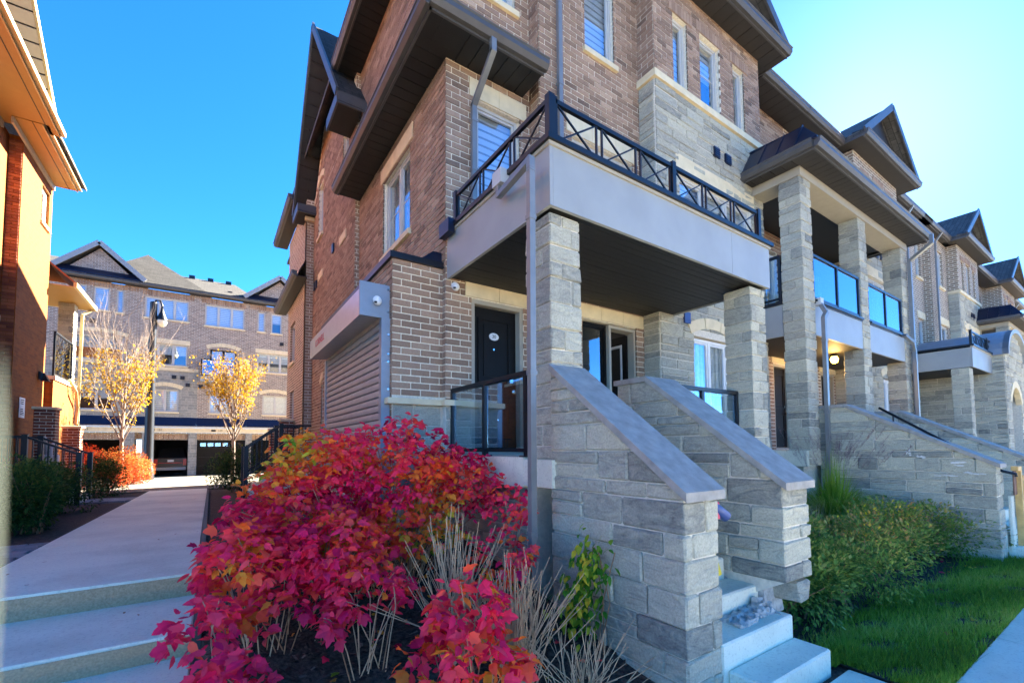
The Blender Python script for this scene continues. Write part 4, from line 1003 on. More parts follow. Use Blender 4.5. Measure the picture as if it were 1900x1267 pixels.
# ================================================================== tall shared porch with stone columns and hipped metal roof
Q = thing('double_porch', (12.6, 4.6, -.1), 'two-storey stone-columned porch with glass balcony and hipped metal roof', 'porch')
m = MB(); m.box(9.4, 15.8, 3.9, 5.49, -.40, -.1); m.build('porch_slab', M['concrete'], Q)
m = MB(); m.box(9.5, 15.7, 4.0, 5.4, -1.75, -.41); o = m.build('foundation', M['stone_mortar'], Q)
m = MB(); stone_panel(m, PXn(9.5), 4.0, 5.4, -1.75, -.41); m.build('stone_facing', M['stone'], o, kind='stuff')
for i, x in enumerate((9.49, 12.4, 15.3)): stone_column(Q, x, x+.45, 3.87, 4.27, -.38, 5.32, i < 2, 'stone_column')
for a, b in ((9.945, 12.395), (12.855, 15.295)):
    m = MB(); m.box(a, b, 3.88, 3.93, 2.2, 2.84); m.build('fascia_panel', M['fascia'], Q)
    m = MB(); m.box(a, b, 3.86, 3.9, 2.841, 2.87); m.box(a, b, 3.83, 3.93, 2.871, 2.91); m.build('deck_edge', M['black'], Q)
    glass_rail(Q, (a+.05, 3.92, 0), (b-.05, 3.92, 0), 2.91, 3.87, 2, 'skyglass')
m = MB(); m.box(9.5, 9.55, 4.275, 4.79, 2.2, 2.84); m.build('fascia_panel', M['fascia'], Q)
m = MB(); m.box(9.47, 9.55, 4.275, 4.79, 2.841, 2.91); m.build('deck_edge', M['black'], Q)
glass_rail(Q, (9.53, 4.32, 0), (9.53, 4.76, 0), 2.91, 3.87, 1, 'railglass')
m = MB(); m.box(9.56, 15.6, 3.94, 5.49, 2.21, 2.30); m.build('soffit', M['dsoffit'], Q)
m = MB(); m.box(9.56, 15.6, 3.94, 5.49, 2.75, 2.84); m.build('balcony_floor', M['concrete'], Q)
m = MB(); m.box(9.47, 15.77, 3.85, 4.29, 5.321, 5.50); m.box(9.47, 9.96, 4.291, 4.79, 5.321, 5.50); m.build('beam', M['trim'], Q)
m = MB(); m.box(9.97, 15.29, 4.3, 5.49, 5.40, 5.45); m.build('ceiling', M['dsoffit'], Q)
eave_x(Q, 9.12, 15.98, 3.45, 3.85, 5.505, bw=.2); eave_y(Q, 3.48, 4.79, 9.12, 9.47, 5.505, bw=.2); eave_y(Q, 3.48, 4.79, 15.98, 15.78, 5.505, boards=False, s=1)
m = MB(); z0, z1 = 5.68, 6.22
A, B_, C_, D_ = (9.06, 3.38, z0), (16.04, 3.38, z0), (15.3, 4.79, z1), (9.8, 4.79, z1)
m.slab([A, B_, (15.67, 3.75, z1), (9.43, 3.75, z1)], .04); m.slab([A, (9.43, 3.75, z1), (9.43, 4.79, z1), (9.06, 4.79, z0)], .04); m.slab([B_, (16.04, 4.79, z0), (15.67, 4.79, z1), (15.67, 3.75, z1)], .04); m.slab([(9.43, 3.75, z1), (15.67, 3.75, z1), (15.67, 5.49, z1+.1), (9.43, 5.49, z1+.1)], .04)
rf = m.build('metal_roof', M['navy'], Q)
for k in range(3): m = MB(); y = 3.75+k*.35; m.bar((9.06, y, z0+.015), (9.43, y, z1+.015), .02, .03); m.build('seam', M['navy'], rf)
pipe(Q, [(15.6, 3.3, 5.5), (15.6, 3.3, 5.3), (15.72, 3.8, 5.0), (15.72, 3.8, -1.2)], .09, .08)
m = MB(); m.box(9.98, 10.12, 3.78, 3.88, 2.80, 2.94); m.build('scupper', M['frame'], Q)
pipe(Q, [(10.05, 3.8, 2.80), (10.05, 3.72, 2.62), (9.93, 3.72, 2.5), (9.93, 3.74, -1.2)], .085, .07)
pipe(Q, [(15.05, 3.8, 2.86), (15.35, 3.72, 2.7), (15.55, 3.74, 2.5), (15.55, 3.74, -.2)], .085, .07)
L = thing('porch_lamp', (12.5, 4.5, 2.2), 'lit yellow ceiling lamp under the balcony of the tall porch', 'lamp')
m = MB(); m.lathe((12.5, 4.5, 2.205), [(0, 0), (.075, 0), (.075, -.05), (.06, -.06)], 14); m.build('base', M['black'], L)
m = MB(); m.lathe((12.5, 4.5, 2.145), [(.06, 0), (.085, -.06), (.07, -.13), (.03, -.16), (0, -.165)], 14); m.build('globe', M['lampglow'], L, True)
pl_ = bpy.data.lights.new('porch_lamp_light', 'POINT'); pl_.energy = 3; pl_.color = (1, .62, .22); pl_.shadow_soft_size = .08
po = bpy.data.objects.new('porch_lamp_light', pl_); COL.objects.link(po); po.parent = L; po.location = (0, 0, -.3)
copy_tree(Q, (20.04, 0, 0), label='farthest stone porch with navy hipped roof at the right edge')
# rear wing behind the corner house
m = MB(); m.box(2.98, 12.5, 18.31, 22.2, -1.7, 8.6); m.build('rear_wing', M['brick_far'], H0)
m = MB(); m.slab([(2.7, 17.5, 8.6), (2.7, 22.5, 8.6), (6.5, 18.8, 12.6), (6.5, 17.5, 12.6)][::-1], .1); m.slab([(2.7, 22.5, 8.6), (12.5, 22.5, 8.6), (12.5, 18.8, 12.6), (6.5, 18.8, 12.6)], .1); m.slab([(6.5, 17.5, 12.6), (6.5, 18.8, 12.6), (12.5, 18.8, 12.6), (12.5, 17.5, 12.6)], .1); m.build('wing_roof', M['shingle'], H0)
# stair of the tall porch
SB = stair(0, 1, False, 9.97, 3.0, 1.52, 3.46, 'second stone stair with pale stains and black handrail')
m = MB(); m.tube([(10.2, 3.0, .68), (10.2, 1.50, -.42), (10.2, 1.36, -.46), (10.2, 1.36, -.50)], .022, 10); hr = m.build('handrail', M['black'], SB, True)
m = MB()
for y in (2.8, 1.75): m.tube([(10.2, y, .68-(3.0-y)*.733), (10.2, y, .50-(3.0-y)*.733)], .014, 8)
m.build('bracket', M['black'], hr)
random.seed(5)
for (y, z, ly, lz) in ((2.35, -.22, .16, .05), (2.02, -.31, .30, .06), (1.75, -.47, .2, .05), (2.15, -.50, .36, .035), (2.55, -.14, .08, .09)):
    for q in range(4):
        cy, cz, sy, sz = y+U(-.5, .5)*ly, z+U(-.5, .5)*lz, ly*U(.3, .7), lz*U(.4, .9)
        m = MB(); n = 26; ring = []
        for k in range(n): a = 2*math.pi*k/n; r = U(.45, 1.15); ring.append((9.962-.002*q, cy+sy*.5*r*math.cos(a), cz+sz*.5*r*math.sin(a)))
        for k in range(n): m.poly([ring[k], ring[(k+1) % n], (9.957-.002*q, cy, cz)])
        m.build('mineral_stain', M['efflo'], SB)
# timber formwork at the foot of that stair
W = thing('wooden_formwork', (10.9, 1.42, G0), 'raw timber frame with brown board at the foot of the second stair', 'timber frame')
for bx, mt, nm in (((10.62, 10.70, 1.36, 1.44, G0+.1, -.42), 'wood', 'upright'), ((10.42, 10.70, 1.36, 1.44, -.42, -.35), 'wood', 'top_rail'), ((10.42, 10.615, 1.41, 1.43, -.80, -.425), 'plywood', 'board'), ((10.80, 10.86, 1.36, 1.42, G0+.1, -.5), 'wood', 'upright'), ((10.42, 10.615, 1.45, 1.49, G0+.1, -.82), 'concrete', 'panel')):
    m = MB(); chamfer(m, (bx[0], bx[2], bx[4]), (bx[1], bx[3], bx[5]), .005, .002, .5); m.build(nm, M[mt], W)
# ================================================================== barrel-vaulted portico
V = thing('arched_portico', (22.6, 3.6, G0), 'stone portico with barrel-vaulted metal roof and arched opening', 'portico')
x0, x1, y0, zt = 21.05, 24.15, 2.9, 2.9; xm = (x0+x1)/2
m = MB(); wall_mesh(m, PXn(x0), y0+.004, 5.1, G0, zt); wall_mesh(m, PXp(x1), y0+.004, 5.1, G0, zt); sd_ = m.build('side_wall', M['stone_mortar'], V)
m = MB(); stone_panel(m, PXn(x0), y0, 5.1, G0, zt); m.build('stone_facing', M['stone'], sd_, kind='stuff')
m = MB(); hl = [(xm-.85, xm+.85, G0, 1.9)]; wall_mesh(m, PY(y0), x0, x1, G0, zt, hl)
n = 16; r = (x1-x0)/2; pts = [(x0+r-r*math.cos(math.pi*k/n), zt+.85*math.sin(math.pi*k/n)) for k in range(n+1)]
m.poly([(a, y0, b) for a, b in pts]); fr_ = m.build('front_wall', M['stone_mortar'], V)
m = MB(); stone_panel(m, PY(y0), x0, x1, G0, zt, hl)
for a, b in stone_rows(zt, zt+.8):
    w_ = r*math.sqrt(max(0, 1-((b-zt)/.85)**2)); u = xm-w_
    while u < xm+w_-.1: e = min(u+U(.3, .7), xm+w_); chamfer(m, (u+.006, -.05, a+.006), (e-.006, .03, b-.006), .01, .004, stone_tint(), PY(y0)); u = e
m.build('stone_facing', M['stone'], fr_, kind='stuff')
arch_head(V, PY(y0), xm-.85, xm+.85, 1.35, .55, .22, 9)
m = MB()
pts = [(xm-(r+.12)*math.cos(math.pi*k/n), zt-.03+.98*math.sin(math.pi*k/n)) for k in range(n+1)]
pin = [(xm-(r+.02)*math.cos(math.pi*k/n), zt-.03+.86*math.sin(math.pi*k/n)) for k in range(n+1)]
for k in range(n):
    m.poly([(pts[k][0], y0-.12, pts[k][1]), (pts[k+1][0], y0-.12, pts[k+1][1]), (pts[k+1][0], 5.1, pts[k+1][1]), (pts[k][0], 5.1, pts[k][1])])
vr = m.build('vault_roof', M['steel'], V, True)
m = MB()
for k in range(n): m.hexa([(pin[k][0], y0-.13, pin[k][1]), (pin[k+1][0], y0-.13, pin[k+1][1]), (pin[k+1][0], y0+.02, pin[k+1][1]), (pin[k][0], y0+.02, pin[k][1]), (pts[k][0], y0-.13, pts[k][1]), (pts[k+1][0], y0-.13, pts[k+1][1]), (pts[k+1][0], y0+.02, pts[k+1][1]), (pts[k][0], y0+.02, pts[k][1])])
m.build('arch_trim', M['fascia'], V)

# ================================================================== WESTERN HOUSE (sunlit flank faces the walkway)
random.seed(21)
T = thing('brick_house', (-7, 13, -1.3), 'orange-lit brick house on the left with broad cream eaves', 'house')
def owall(name, pl, u0, u1, z0, z1, holes=()):
    m = MB(); wall_mesh(m, pl, u0, u1, z0, z1, holes); return m.build(name, M['brick_orange'], T)
A1 = PXp(-4.78); A2 = PXp(-4.5)
owall('side_wall', A1, 4.5, 17.4, -1.4, 8.66, [(14.3, 15.3, 5.9, 8.0), (14.2, 15.4, 2.6, 4.6)])
owall('side_wall', A2, 17.404, 20.15, -1.5, 8.66, [(19.1, 19.85, 7.05, 8.2)])
m = MB(); wall_mesh(m, PY(17.4), -4.79, -4.501, -1.4, 8.66); rw = m.build('return_wall', M['brick_orange'], T)
for k in range(112):                                             # bricks of the return that faces the camera
    z = -1.35+k*BH
    if z > 8.5: break
    a, b = (-4.77, -4.52) if k % 2 else (-4.77, -4.66)
    m = MB(); chamfer(m, (a, 17.385, z), (b, 17.42, z+BH-BJ), .004, .001, U(.2, .9)); m.build('brick', M['brick_red_unit'], rw)
    if not k % 2: m = MB(); chamfer(m, (-4.648, 17.385, z), (-4.52, 17.42, z+BH-BJ), .004, .001, U(.2, .9)); m.build('brick', M['brick_red_unit'], rw)
m = MB(); m.box(-14, -4.52, 19.9, 20.14, -1.5, 8.6); m.box(-14, -5.0, 4.5, 4.7, -1.4, 8.6); m.build('end_wall', M['brick_orange'], T)
window(T, A1, 14.3, 15.3, 5.9, 8.0, 1, sill=True, fill=None); window(T, A1, 14.2, 15.4, 2.6, 4.6, 1, sill=True, fill='blind'); window(T, A2, 19.1, 19.85, 7.05, 8.2, 1, sill=True, fill='blind')
M['cream'] = plain('cream_soffit', (.30, .165, .038), .6, var=.05); M['creamtrim'] = plain('cream_fascia', (.40, .30, .14), .5, var=.04)
def ceave(y0, y1, xo, xw, z):
    m = MB(); m.box(xw, xo-.03, y0, y1, z, z+.02); so_ = m.build('soffit', M['cream'], T)
    m = MB(); m.box(xo-.03, xo, y0, y1, z-.03, z+.15); m.box(xo, xo+.10, y0, y1, z+.02, z+.14); m.build('gutter', M['creamtrim'], T)
    m = MB(); m.box(xw, xw+.05, y0, y1, z-.16, z-.002); m.build('frieze_board', M['trim'], T)
    m = MB(); m.box(xo-.22, xo-.2, y0, y1, z-.006, z-.001); m.build('soffit_vent', M['soffit'], T)
ceave(4.0, 16.85, -3.66, -4.78, 8.66); ceave(16.4, 20.1, -3.9, -4.49, 8.64)
m = MB(); m.slab([(-3.62, 15.95, 8.84), (-3.62, 12.4, 11.57), (-9, 12.4, 11.57), (-9, 15.95, 8.84)], .1); m.slab([(-3.62, 12.4, 11.57), (-3.62, 8.85, 8.84), (-9, 8.85, 8.84), (-9, 12.4, 11.57)], .1); m.build('gable_roof', M['shingle_tan'], T)
m = MB(); m.slab([(-3.7, 4.0, 8.83), (-3.7, 20.2, 8.83), (-9, 18.0, 11.4), (-9, 5.5, 11.4)], .08); m.slab([(-9, 5.5, 11.4), (-9, 18, 11.4), (-15, 20.2, 8.83), (-15, 4.0, 8.83)], .08); m.slab([(-15, 4.0, 8.83), (-3.7, 4.0, 8.83), (-9, 5.5, 11.4)], .08); m.build('roof', M['shingle'], T)
m = MB(); m.bar((-3.60, 16.05, 8.72), (-3.60, 12.4, 11.53), .05, .16); m.bar((-3.60, 12.4, 11.53), (-3.6, 8.75, 8.72), .05, .16); m.build('rake_board', M['creamtrim'], T)
for k in range(14):
    t0, t1 = k/14, (k+1)/14-.01; p = lambda t: (15.95-3.55*t, 8.72+2.73*t)
    (ya, za), (yb, zb) = p(t0), p(t1); m = MB(); m.hexa([(-4.7, ya, za-.012), (-3.63, ya, za-.012), (-3.63, yb, zb-.012), (-4.7, yb, zb-.012), (-4.7, ya, za), (-3.63, ya, za), (-3.63, yb, zb), (-4.7, yb, zb)]); m.build('soffit_board', M['trim'], T)
m = MB(); m.poly([(-4.78, 9.5, 8.8), (-4.78, 15.4, 8.8), (-4.78, 12.4, 11.2)]); m.build('gable_wall', M['brick_orange'], T)
# rear porch of that house
m = MB(); m.slab([(-3.9, 20.3, 5.62), (-3.9, 23.3, 5.62), (-4.6, 22.7, 6.25), (-4.6, 20.16, 6.25)], .06); m.slab([(-4.6, 20.16, 6.25), (-4.6, 22.7, 6.25), (-9, 22.7, 6.25), (-9, 20.16, 6.25)], .06); m.build('porch_roof', M['brick_red_unit'], T)
m = MB(); m.box(-8, -3.93, 20.2, 23.3, 5.42, 5.44); m.build('porch_soffit', M['cream'], T)
m = MB(); m.box(-3.93, -3.84, 20.2, 23.3, 5.42, 5.58); m.box(-8, -3.84, 23.3, 23.38, 5.42, 5.58); m.build('gutter', M['creamtrim'], T)
stone_column(T, -4.75, -4.32, 22.5, 22.95, 2.4, 5.42, False, 'stone_pier')
m = MB(); m.box(-8, -4.3, 20.2, 23.0, -1.5, 2.3); m.build('porch_base', M['brick_orange'], T)
m = MB(); m.box(-8, -4.25, 20.2, 23.05, 2.3, 2.42); m.build('porch_ledge', M['lime'], T)
glass_rail(T, (-4.33, 20.3, 0), (-4.33, 22.45, 0), 2.42, 3.9, 1, 'skyglass')
pipe(T, [(-3.95, 23.2, 5.42), (-4.2, 23.05, 5.15), (-4.22, 23.08, -1.2)], .09, .08, mat='creamtrim')
pipe(T, [(-4.25, 21.9, 2.5), (-4.1, 22.1, 2.1), (-4.2, 22.9, 1.6), (-4.22, 22.9, 1.0)], .08, .07, mat='creamtrim', straps=False)
pipe(T, [(-4.62, 15.6, 5.3), (-4.5, 15.9, 5.1), (-4.6, 16.1, 4.6), (-4.6, 16.1, 4.1)], .09, .08, mat='creamtrim', straps=False)
m = MB(); m.box(-4.78, -4.55, 12.0, 16.6, 3.3, 3.45); m.build('stone_ledge', M['lime'], T)
def pier(x0, x1, y0, y1, z0, z1, label):
    P = thing('brick_pier', ((x0+x1)/2, (y0+y1)/2, z0), label, 'pier'); m = MB(); m.box(x0+.012, x1-.012, y0+.012, y1-.012, z0, z1); c = m.build('core', M['mortar'], P)
    z = z0; k = 0
    while z < z1-.05:
        for pl, a, b in ((PY(y0+.012), x0, x1), (PXp(x1-.012), y0+.012, y1)) if x0 < 0 else ((PY(y0+.012), x0, x1), (PXn(x0+.012), y0+.012, y1)):
            u = a-(k % 2)*BL/2
            while u < b-.02:
                p, q = max(u, a), min(u+BL-BJ, b)
                if q-p > .03: m = MB(); chamfer(m, (p, -.01, z), (q, .012, min(z+BH-BJ, z1)), .003, .001, U(.2, .9), pl); m.build('brick', M['brick_red_unit'], c)
                u += BL
        z += BH; k += 1
    m = MB(); chamfer(m, (x0-.04, y0-.04, z1), (x1+.04, y1+.04, z1+.07), .01, .001, .5); m.build('cap_stone', M['lime'], P)
pier(-4.2, -3.75, 18.0, 18.45, -1.4, 1.18, 'shaded brick pier nearer the left house wall'); pier(-4.12, -3.68, 20.6, 21.05, -1.4, .75, 'sunlit brick pier beyond the shaded pier at the left house')
pier(1.86, 2.24, 16.3, 16.7, -1.5, .92, 'taller brick pier beside the corner house flank'); pier(1.62, 1.98, 16.9, 17.3, -1.5, .62, 'lower brick pier beside the corner house flank')
m = MB(); chamfer(m, (-4.49, 18.0, .93), (-4.475, 18.42, 1.50), .003, .001, .5); PQ = tag(m.build('wall_sign', M['white']), 'white rectangular notice fixed to the left brick wall', 'sign')
def lines(parent, x, y0, y1, z0, z1, n):
    m = MB()
    for k in range(n):
        z = z1-(z1-z0)*(k+.5)/n; e = y1-(y1-y0)*U(0, .4); m.box(x, x+.002, y0, e, z-.012, z+.012)
    o = m.build('printed_lines', M['inkgrey'], parent, kind='stuff'); return o
lines(PQ, -4.474, 18.06, 18.36, 1.0, 1.2, 4); lines(PQ, -4.474, 18.06, 18.36, 1.30, 1.46, 3)
WL = thing('wall_lamp', (-4.48, 19.6, 2.3), 'small black lamp on the shaded part of the left wall', 'lamp')
m = MB(); m.box(-4.49, -4.44, 19.55, 19.72, 2.2, 2.45); m.build('back_plate', M['black'], WL)
m = MB(); m.hexa([(-4.44, 19.52, 2.16), (-4.25, 19.52, 2.16), (-4.25, 19.75, 2.16), (-4.44, 19.75, 2.16), (-4.44, 19.55, 2.42), (-4.38, 19.57, 2.42), (-4.38, 19.7, 2.42), (-4.44, 19.72, 2.42)]); m.build('shade', M['black'], WL)
GM = thing('gas_meter', (-3.9, 17.6, -.9), 'grey gas pipes and meter beside the left brick pier', 'gas meter')
m = MB(); m.tube([(-3.9, 17.5, -1.3), (-3.9, 17.5, .2), (-3.9, 17.62, .35), (-3.9, 17.8, .35), (-3.9, 17.9, .2), (-3.9, 17.9, -.2)], .035, 10); m.build('pipe', M['frame'], GM, True)
m = MB(); m.tube([(-3.7, 17.5, -1.3), (-3.7, 17.5, .05), (-3.7, 17.62, .18), (-3.7, 17.8, .18), (-3.7, 17.9, .05), (-3.7, 17.9, -.2)], .035, 10); m.build('pipe', M['frame'], GM, True)
m = MB(); chamfer(m, (-4.0, 17.82, -.5), (-3.62, 18.0, -.12), .03, .002); m.build('meter_body', M['frame'], GM)
# ================================================================== stair railings along the walkway
def handrail(name, p_low, p_up, p_end, y0, y1, s, label):
    T = thing(name, (p_low[0], y0, walkz(y0)), label, 'railing'); i = 0
    for y in (y0, y1):
        for x, z, zb in (p_low, p_up): m = MB(); m.bar((x, y, zb), (x, y, z+.04), .1, .1); m.bar((x, y, z+.04), (x, y, z+.055), .13, .13); m.build('post', M['black'], T)
        m = MB(); m.bar((p_low[0], y, p_low[1]), (p_up[0], y, p_up[1]), .06, .05); m.build('rail', M['black'], T)
        m = MB(); m.bar((p_low[0], y, p_low[1]-.75), (p_up[0], y, p_up[1]-.75), .04, .04); m.build('rail', M['black'], T)
        n = 7
        for k in range(1, n): t = k/n; x = p_low[0]+(p_up[0]-p_low[0])*t; z = p_low[1]+(p_up[1]-p_low[1])*t; m = MB(); m.bar((x, y, z-.75), (x, y, z-.03), .02, .02); m.build('baluster', M['black'], T)
        m = MB(); m.bar((p_up[0], y, p_up[1]), (p_end, y, p_up[1]), .06, .05); m.bar((p_up[0], y, p_up[1]-.85), (p_end, y, p_up[1]-.85), .04, .04); m.build('rail', M['black'], T)
        n = int(abs(p_end-p_up[0])/.13)
        for k in range(1, n): x = p_up[0]+(p_end-p_up[0])*k/n; m = MB(); m.bar((x, y, p_up[1]-.85), (x, y, p_up[1]-.03), .02, .02); m.build('baluster', M['black'], T)
    for k in range(4): x = p_low[0]+(p_up[0]-p_low[0])*(k+.5)/4; w = abs(p_up[0]-p_low[0])/4+.02; zz = walkz(y0)+(.17)*(k+1); m = MB(); e = p_end; m.box(min(x-s*w/2, e), max(x-s*w/2, e), y0+.06+.001*k, y1-.06-.001*k, walkz(y0)-.3, zz-.05); m.build('step', M['concrete'], T)
    return T
handrail('stair_railing', (-2.68, -.10, walkz(15)-.1), (-3.62, .33, -.9), -4.7, 15.0, 16.2, -1, 'black metal stair railing climbing to the left house')
handrail('stair_railing', (.78, .02, walkz(15)-.1), (1.62, .66, -.9), 2.4, 14.0, 15.2, 1, 'black metal stair railing climbing to the corner house flank')
# ================================================================== REAR ROW (faces the camera across the drive)
D = 35.0; FB = PY(D); random.seed(3)
def bgwin(T, u0, u1, z0, z1, n, fill=None, bars=0, sill=True, fr='frame', head=0, tr=None):
    window(T, FB, u0, u1, z0, z1, n, fill=fill or random.choice(('blind', 'half', 'curtain', 'blind')), bars=bars, sill=sill, fr=fr, head=head, tr=tr, headpieces=1)
def soldier(T, u0, u1, z):
    m = MB(); k = u0
    while k < u1: m.lbox(FB, k, k+.09, 0, .03, z, z+.27, U(.25, .9)); k += .125
    m.build('soldier_course', M['brick'], T, kind='stuff')
def garage(T, u0, u1, dark=True):
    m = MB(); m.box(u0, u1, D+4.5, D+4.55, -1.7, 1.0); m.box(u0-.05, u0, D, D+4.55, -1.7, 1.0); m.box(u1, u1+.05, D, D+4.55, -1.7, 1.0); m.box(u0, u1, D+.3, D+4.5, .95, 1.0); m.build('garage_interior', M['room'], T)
def rear_house(u0, u1, dy, holes, roof, label, stone_to, xoff=0):
    T = thing('rear_house', ((u0+u1)/2, D+4, -1.6), label, 'townhouse', 'rear row facing the drive')
    pl = PY(D)
    up = [h for h in holes]; m = MB(); wall_mesh(m, pl, u0, u1, stone_to, 9.95, [h for h in up if h[3] > stone_to]); m.build('brick_wall', M['brick_bg'], T)
    if stone_to > 1.95: m = MB(); wall_mesh(m, pl, u0, u1, 1.95, stone_to, [h for h in up if h[2] < stone_to]); m.build('stone_wall', M['stone_bg'], T)
    m = MB(); m.box(u0, u1, D-.35, D+.0, 1.42, 1.5); m.slab([(u0, D-.38, 1.5), (u1, D-.38, 1.5), (u1, D-.03, 2.02), (u0, D-.03, 2.02)], .04); m.build('garage_canopy', M['navy'], T)
    m = MB(); m.box(u0, u1, D-.36, D-.3, 1.36, 1.5); m.build('canopy_gutter', M['frame'], T)
    m = MB(); m.box(u0, u1, D-.28, D, 1.06, 1.355); m.build('garage_header', M['lime'], T)
    m = MB(); wall_mesh(m, PY(D-.02), u0, u1, .62, 1.055); m.build('lintel_bricks', M['brick_far'], T)
    soldier(T, u0+.05, u1-.05, .66)
    m = MB(); m.box(u0+.05, u1-.05, D+.3, D+8, 1.95, 9.9); m.build('core', M['room'], T)
    eave_x(T, u0, u1, D-.42, D, 9.98, boards=False)
    return T
def rpillar(T, u0, u1): m = MB(); m.box(u0, u1, D-.25, D+.3, -1.7, 1.05); m.build('garage_pillar', M['stone_bg'], T)
# house A: gable
TA = rear_house(-7.6, -3.83, 0, [(-6.62, -6.25, 8.28, 9.66), (-5.95, -5.22, 8.26, 9.66), (-4.93, -4.58, 8.24, 9.63), (-6.72, -4.5, 5.32, 6.75), (-6.42, -4.88, 2.36, 3.72)], 0, 'rear house with brick gable behind the left yellow tree', 5.15)
bgwin(TA, -6.62, -6.25, 8.28, 9.66, 1); bgwin(TA, -5.95, -5.22, 8.26, 9.66, 1, bars=2); bgwin(TA, -4.93, -4.58, 8.24, 9.63, 1)
bgwin(TA, -6.72, -4.5, 5.32, 6.75, 2, 'half', tr=6.3); arch_head(TA, FB, -6.85, -4.35, 6.77, .2, .22, 9); bgwin(TA, -6.42, -4.88, 2.36, 3.72, 2); arch_head(TA, FB, -6.55, -4.75, 3.74, .2, .22, 7)
m = MB(); m.box(-7.6, -3.8, D-.06, D-.001, 5.1, 5.24); m.build('stone_band', M['lime'], TA)
soldier(TA, -7.5, -3.95, 9.68)
gm, gl, gr, gzb, gzp = -5.68, -7.75, -3.55, 10.22, 12.1
m = MB(); m.slab([(gl, D-.6, gzb), (gm, D-.6, gzp), (gm, D+6, gzp), (gl, D+6, gzb)], .1); m.slab([(gm, D-.6, gzp), (gr, D-.6, gzb), (gr, D+6, gzb), (gm, D+6, gzp)], .1); m.build('gable_roof', M['shingle_tan'], TA)
m = MB(); m.bar((gl, D-.62, gzb), (gm, D-.62, gzp), .06, .26); m.bar((gm, D-.62, gzp), (gr, D-.62, gzb), .06, .26); m.build('rake_board', M['bgtrim'], TA)
m = MB(); m.poly([(gl+.4, D-.25, 10.15), (gr-.4, D-.25, 10.15), (gm, D-.25, gzp-.25)]); m.build('gable_wall', M['brick_bg'], TA)
m = MB(); m.slab([(gl+.1, D-.6, 10.2), (gr-.1, D-.6, 10.2), (gr-.5, D-.2, 10.62), (gl+.5, D-.2, 10.62)], .04); m.build('pent_roof', M['navy'], TA)
for a, z in ((-6.5, 7.42), (-6.08, 7.45)): m = MB(); m.lbox(FB, a, a+.25, 0, .06, z, z+.25); m.build('vent', M['black'], TA)
rpillar(TA, -4.3, -3.84); rpillar(TA, -7.55, -7.1); garage(TA, -7.1, -4.3)
# house B: hip roof, triple windows
TB = rear_house(-3.826, -.84, 0, [(-3.6, -1.4, 8.17, 9.5), (-3.6, -1.4, 5.28, 6.62), (-3.16, -1.79, 2.36, 3.75)], 0, 'rear house with hip roof behind the street lamp', 5.0)
bgwin(TB, -3.6, -1.4, 8.17, 9.5, 3, 'blind', bars=0); bgwin(TB, -3.6, -1.4, 5.28, 6.62, 3, 'half', head=.3); bgwin(TB, -3.16, -1.79, 2.36, 3.75, 2, 'blind'); arch_head(TB, FB, -3.3, -1.66, 3.77, .2, .24, 7)
m = MB(); m.box(-3.82, -.80, D-.06, D-.001, 4.95, 5.16); m.build('stone_band', M['lime'], TB); soldier(TB, -3.72, -1.2, 9.6)
m = MB(); m.slab([(-6.2, D-.5, 10.18), (-.5, D-.5, 10.18), (-3.83, D+3.0, 13.1)], .1); m.slab([(-.5, D-.5, 10.18), (1.0, D+6, 10.2), (-3.83, D+6, 13.1), (-3.83, D+3.0, 13.1)], .1); m.build('hip_roof', M['shingle_tan'], TB)
for a, z in ((-2.16, 4.45), (-1.73, 4.43), (-1.45, 4.0)): m = MB(); m.lbox(FB, a, a+.22, 0, .06, z, z+.22); m.build('vent', M['black'], TB)
rpillar(TB, -3.49, -3.06); rpillar(TB, -1.22, -.845); garage(TB, -3.06, -1.22)
# house C: balcony
TC = rear_house(-.836, 1.9, 0, [(-.55, 1.68, 8.1, 9.5), (-.2, 1.26, 4.72, 6.55), (-.2, 1.1, 2.36, 3.6)], 0, 'rear house with glass balcony behind the right yellow tree', 1.96)
bgwin(TC, -.55, 1.68, 8.1, 9.5, 3, 'blind'); window(TC, FB, -.2, 1.26, 4.72, 6.55, 2, fill='half', fr='doorblk', wname='balcony_door'); arch_head(TC, FB, -.35, 1.4, 6.57, .2, .24, 7); bgwin(TC, -.2, 1.1, 2.36, 3.6, 2)
soldier(TC, -.72, 1.78, 9.6)
m = MB(); m.box(-.68, 1.4, D-.9, D-.001, 4.3, 4.66); m.build('balcony_slab', M['fascia'], TC); glass_rail(TC, (-.64, D-.85, 0), (1.36, D-.85, 0), 4.66, 5.75, 2, 'skyglass'); glass_rail(TC, (-.64, D-.85, 0), (-.64, D-.05, 0), 4.66, 5.75, 1, 'skyglass')
m = MB(); m.slab([(-.86, D-.5, 10.18), (2.4, D-.5, 10.18), (1.2, D+4, 12.35), (-3.0, D+4, 12.35)], .1); rfc = m.build('roof', M['shingle_tan'], TC)
for a in (-1.6, -.5, .6): m = MB(); m.box(a, a+.35, D+3.6, D+3.85, 12.1, 12.42); m.build('roof_vent', M['black'], rfc)
m = MB(); m.box(.7, .95, D+.5, D+.8, 10.55, 10.75); m.build('roof_vent', M['black'], rfc)
m = MB(); m.lbox(FB, -.78, -.55, 0, .06, 3.95, 4.18); m.build('vent', M['black'], TC)
rpillar(TC, -.834, -.78); rpillar(TC, 1.88, 1.898)
gd = MB(); gd.box(-.78, 1.88, D+.1, D+.16, -1.7, .62); gdo = gd.build('garage_door', M['doorblk'], TC)
for k in range(6): m = MB(); a = -.6+k*.4; m.box(a, a+.3, D+.085, D+.099, .2, .42); m.build('pane', M['glass'], gdo)
for r_i in range(4): m = MB(); z = -1.62+r_i*.56; m.box(-.7, 1.8, D+.088, D+.0995, z, z+.02); m.build('panel_line', M['black'], gdo)
